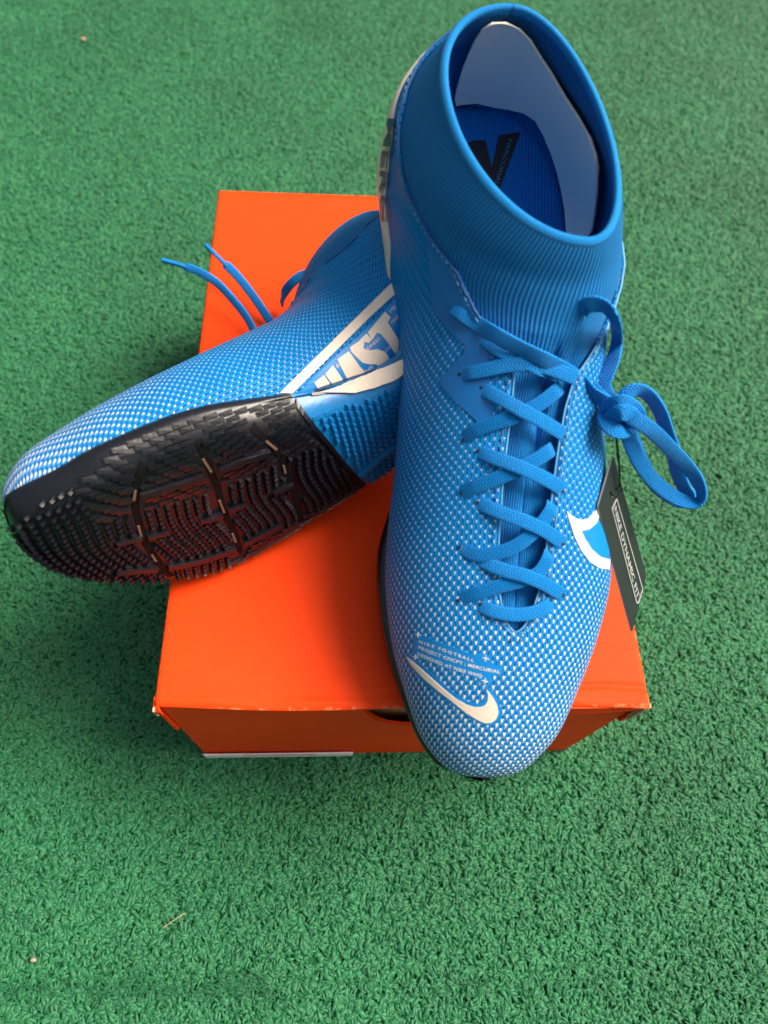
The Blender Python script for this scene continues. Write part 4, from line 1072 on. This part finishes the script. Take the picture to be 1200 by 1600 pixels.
# loose laces of the lying shoe: a loop at its throat and two free ends with tips
def up_px(name, pts, width, thick, mat='lace', face=None, taper=None):
    Q = spline(pts, 10); P = np.array([at_z(x, y, BT+z) for x, y, z in Q]); V_ = np.broadcast_to(np.array([0,0,1.0]), P.shape).copy()
    if face is not None:
        T = np.gradient(P, axis=0); T /= np.linalg.norm(T, axis=1)[:,None]; Sd = np.cross(T, V_); a = np.interp(np.linspace(0,1,len(P)), np.linspace(0,1,len(face)), face); V_ = V_*np.cos(a)[:,None]+Sd*np.sin(a)[:,None]
    return ribbon(name, P, V_, width, thick, MAT[mat], t2, taper=taper)
up_px('lace_end', [(290,417,1.9),(312,425,1.8),(340,443,1.5),(368,473,1.1),(388,500,.8),(402,530,.6)], .46, .16, face=[.9,.9,.8])
up_px('lace_tip', [(253,406,2.1),(268,410,2.0),(282,414,1.95),(293,418,1.9)], .24, .18)
up_px('lace_end', [(352,413,1.2),(366,426,1.1),(386,450,.9),(404,475,.7),(422,502,.5)], .50, .16, face=[.5,.6,.7])
up_px('lace_tip', [(321,382,1.7),(332,393,1.5),(344,405,1.35),(355,416,1.2)], .22, .18)
up_px('lace', [(440,474,.6),(444,458,1.6),(455,443,2.3),(472,430,2.7),(488,428,2.8),(502,434,2.6),(512,446,2.2)], .50, .14, face=[1.1,1.0,.7,.3,.1,0])
# ------------------------------------------------------------------ small litter on the turf
def litter(name, label, cat, px, py, r, mat, ln=0):
    c = at_z(px, py, .28); V = []; F = []
    if ln:
        a = ln[1]; P = [c+np.array([math.cos(a), math.sin(a), 0])*ln[0]*(u-.5)+np.array([0,0,.06*math.sin(u*3)]) for u in np.linspace(0, 1, 6)]
        V, F = tube_data(np.array(P), r, 6)
    else:
        rr = np.random.default_rng(int(px)); la, lo = 7, 9
        for i in range(la+1):
            for j in range(lo):
                th = math.pi*i/la; ph = 2*math.pi*j/lo; q = r*(1+rr.uniform(-.18, .18)); V.append(c+np.array([math.sin(th)*math.cos(ph)*q*1.2, math.sin(th)*math.sin(ph)*q*.8, math.cos(th)*q*.7]))
        F = grid_faces(la+1, lo, True)
    o = mesh_obj(name, V, F, MAT[mat], None, loc=tuple(c)); o['label'] = label; o['category'] = cat
litter('straw', 'thin dry straw lying on the turf in front of the box', 'straw', 272, 1438, .024, 'straw', (1.2, .55))
litter('pebble', 'small pinkish pebble in the turf near the lower left corner', 'pebble', 52, 1500, .13, 'pebble')
litter('pebble', 'small pale pebble in the turf near the upper left corner', 'pebble', 130, 61, .22, 'pebble')
# frayed strands along the seam of the turf
def fray():
    r = np.random.default_rng(21); V = []; F = []
    for k in range(170):
        u = r.random(); x = u*1200; y = 1556-22*math.sin(u*2.4)+r.normal(0, 9); 
        if r.random() < .6: x = r.uniform(-20, 430)
        c = at_z(x, y, .22+r.uniform(0, .25)); a = r.normal(0, .55)+(math.pi if r.random() < .5 else 0); ln = r.uniform(.5, 1.5); cv = r.normal(0, 1.2); P = []; q = np.array(c)
        for i in range(7): P.append(q.copy()); q = q+np.array([math.cos(a), math.sin(a), r.normal(0, .15)])*ln/7; a += cv/7
        v, f = tube_data(np.array(P), .022, 3); n0 = len(V); V += list(v); F += [tuple(i+n0 for i in g) for g in f]
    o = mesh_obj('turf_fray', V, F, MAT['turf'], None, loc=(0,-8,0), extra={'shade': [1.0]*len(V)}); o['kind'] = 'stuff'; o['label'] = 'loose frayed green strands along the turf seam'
fray()
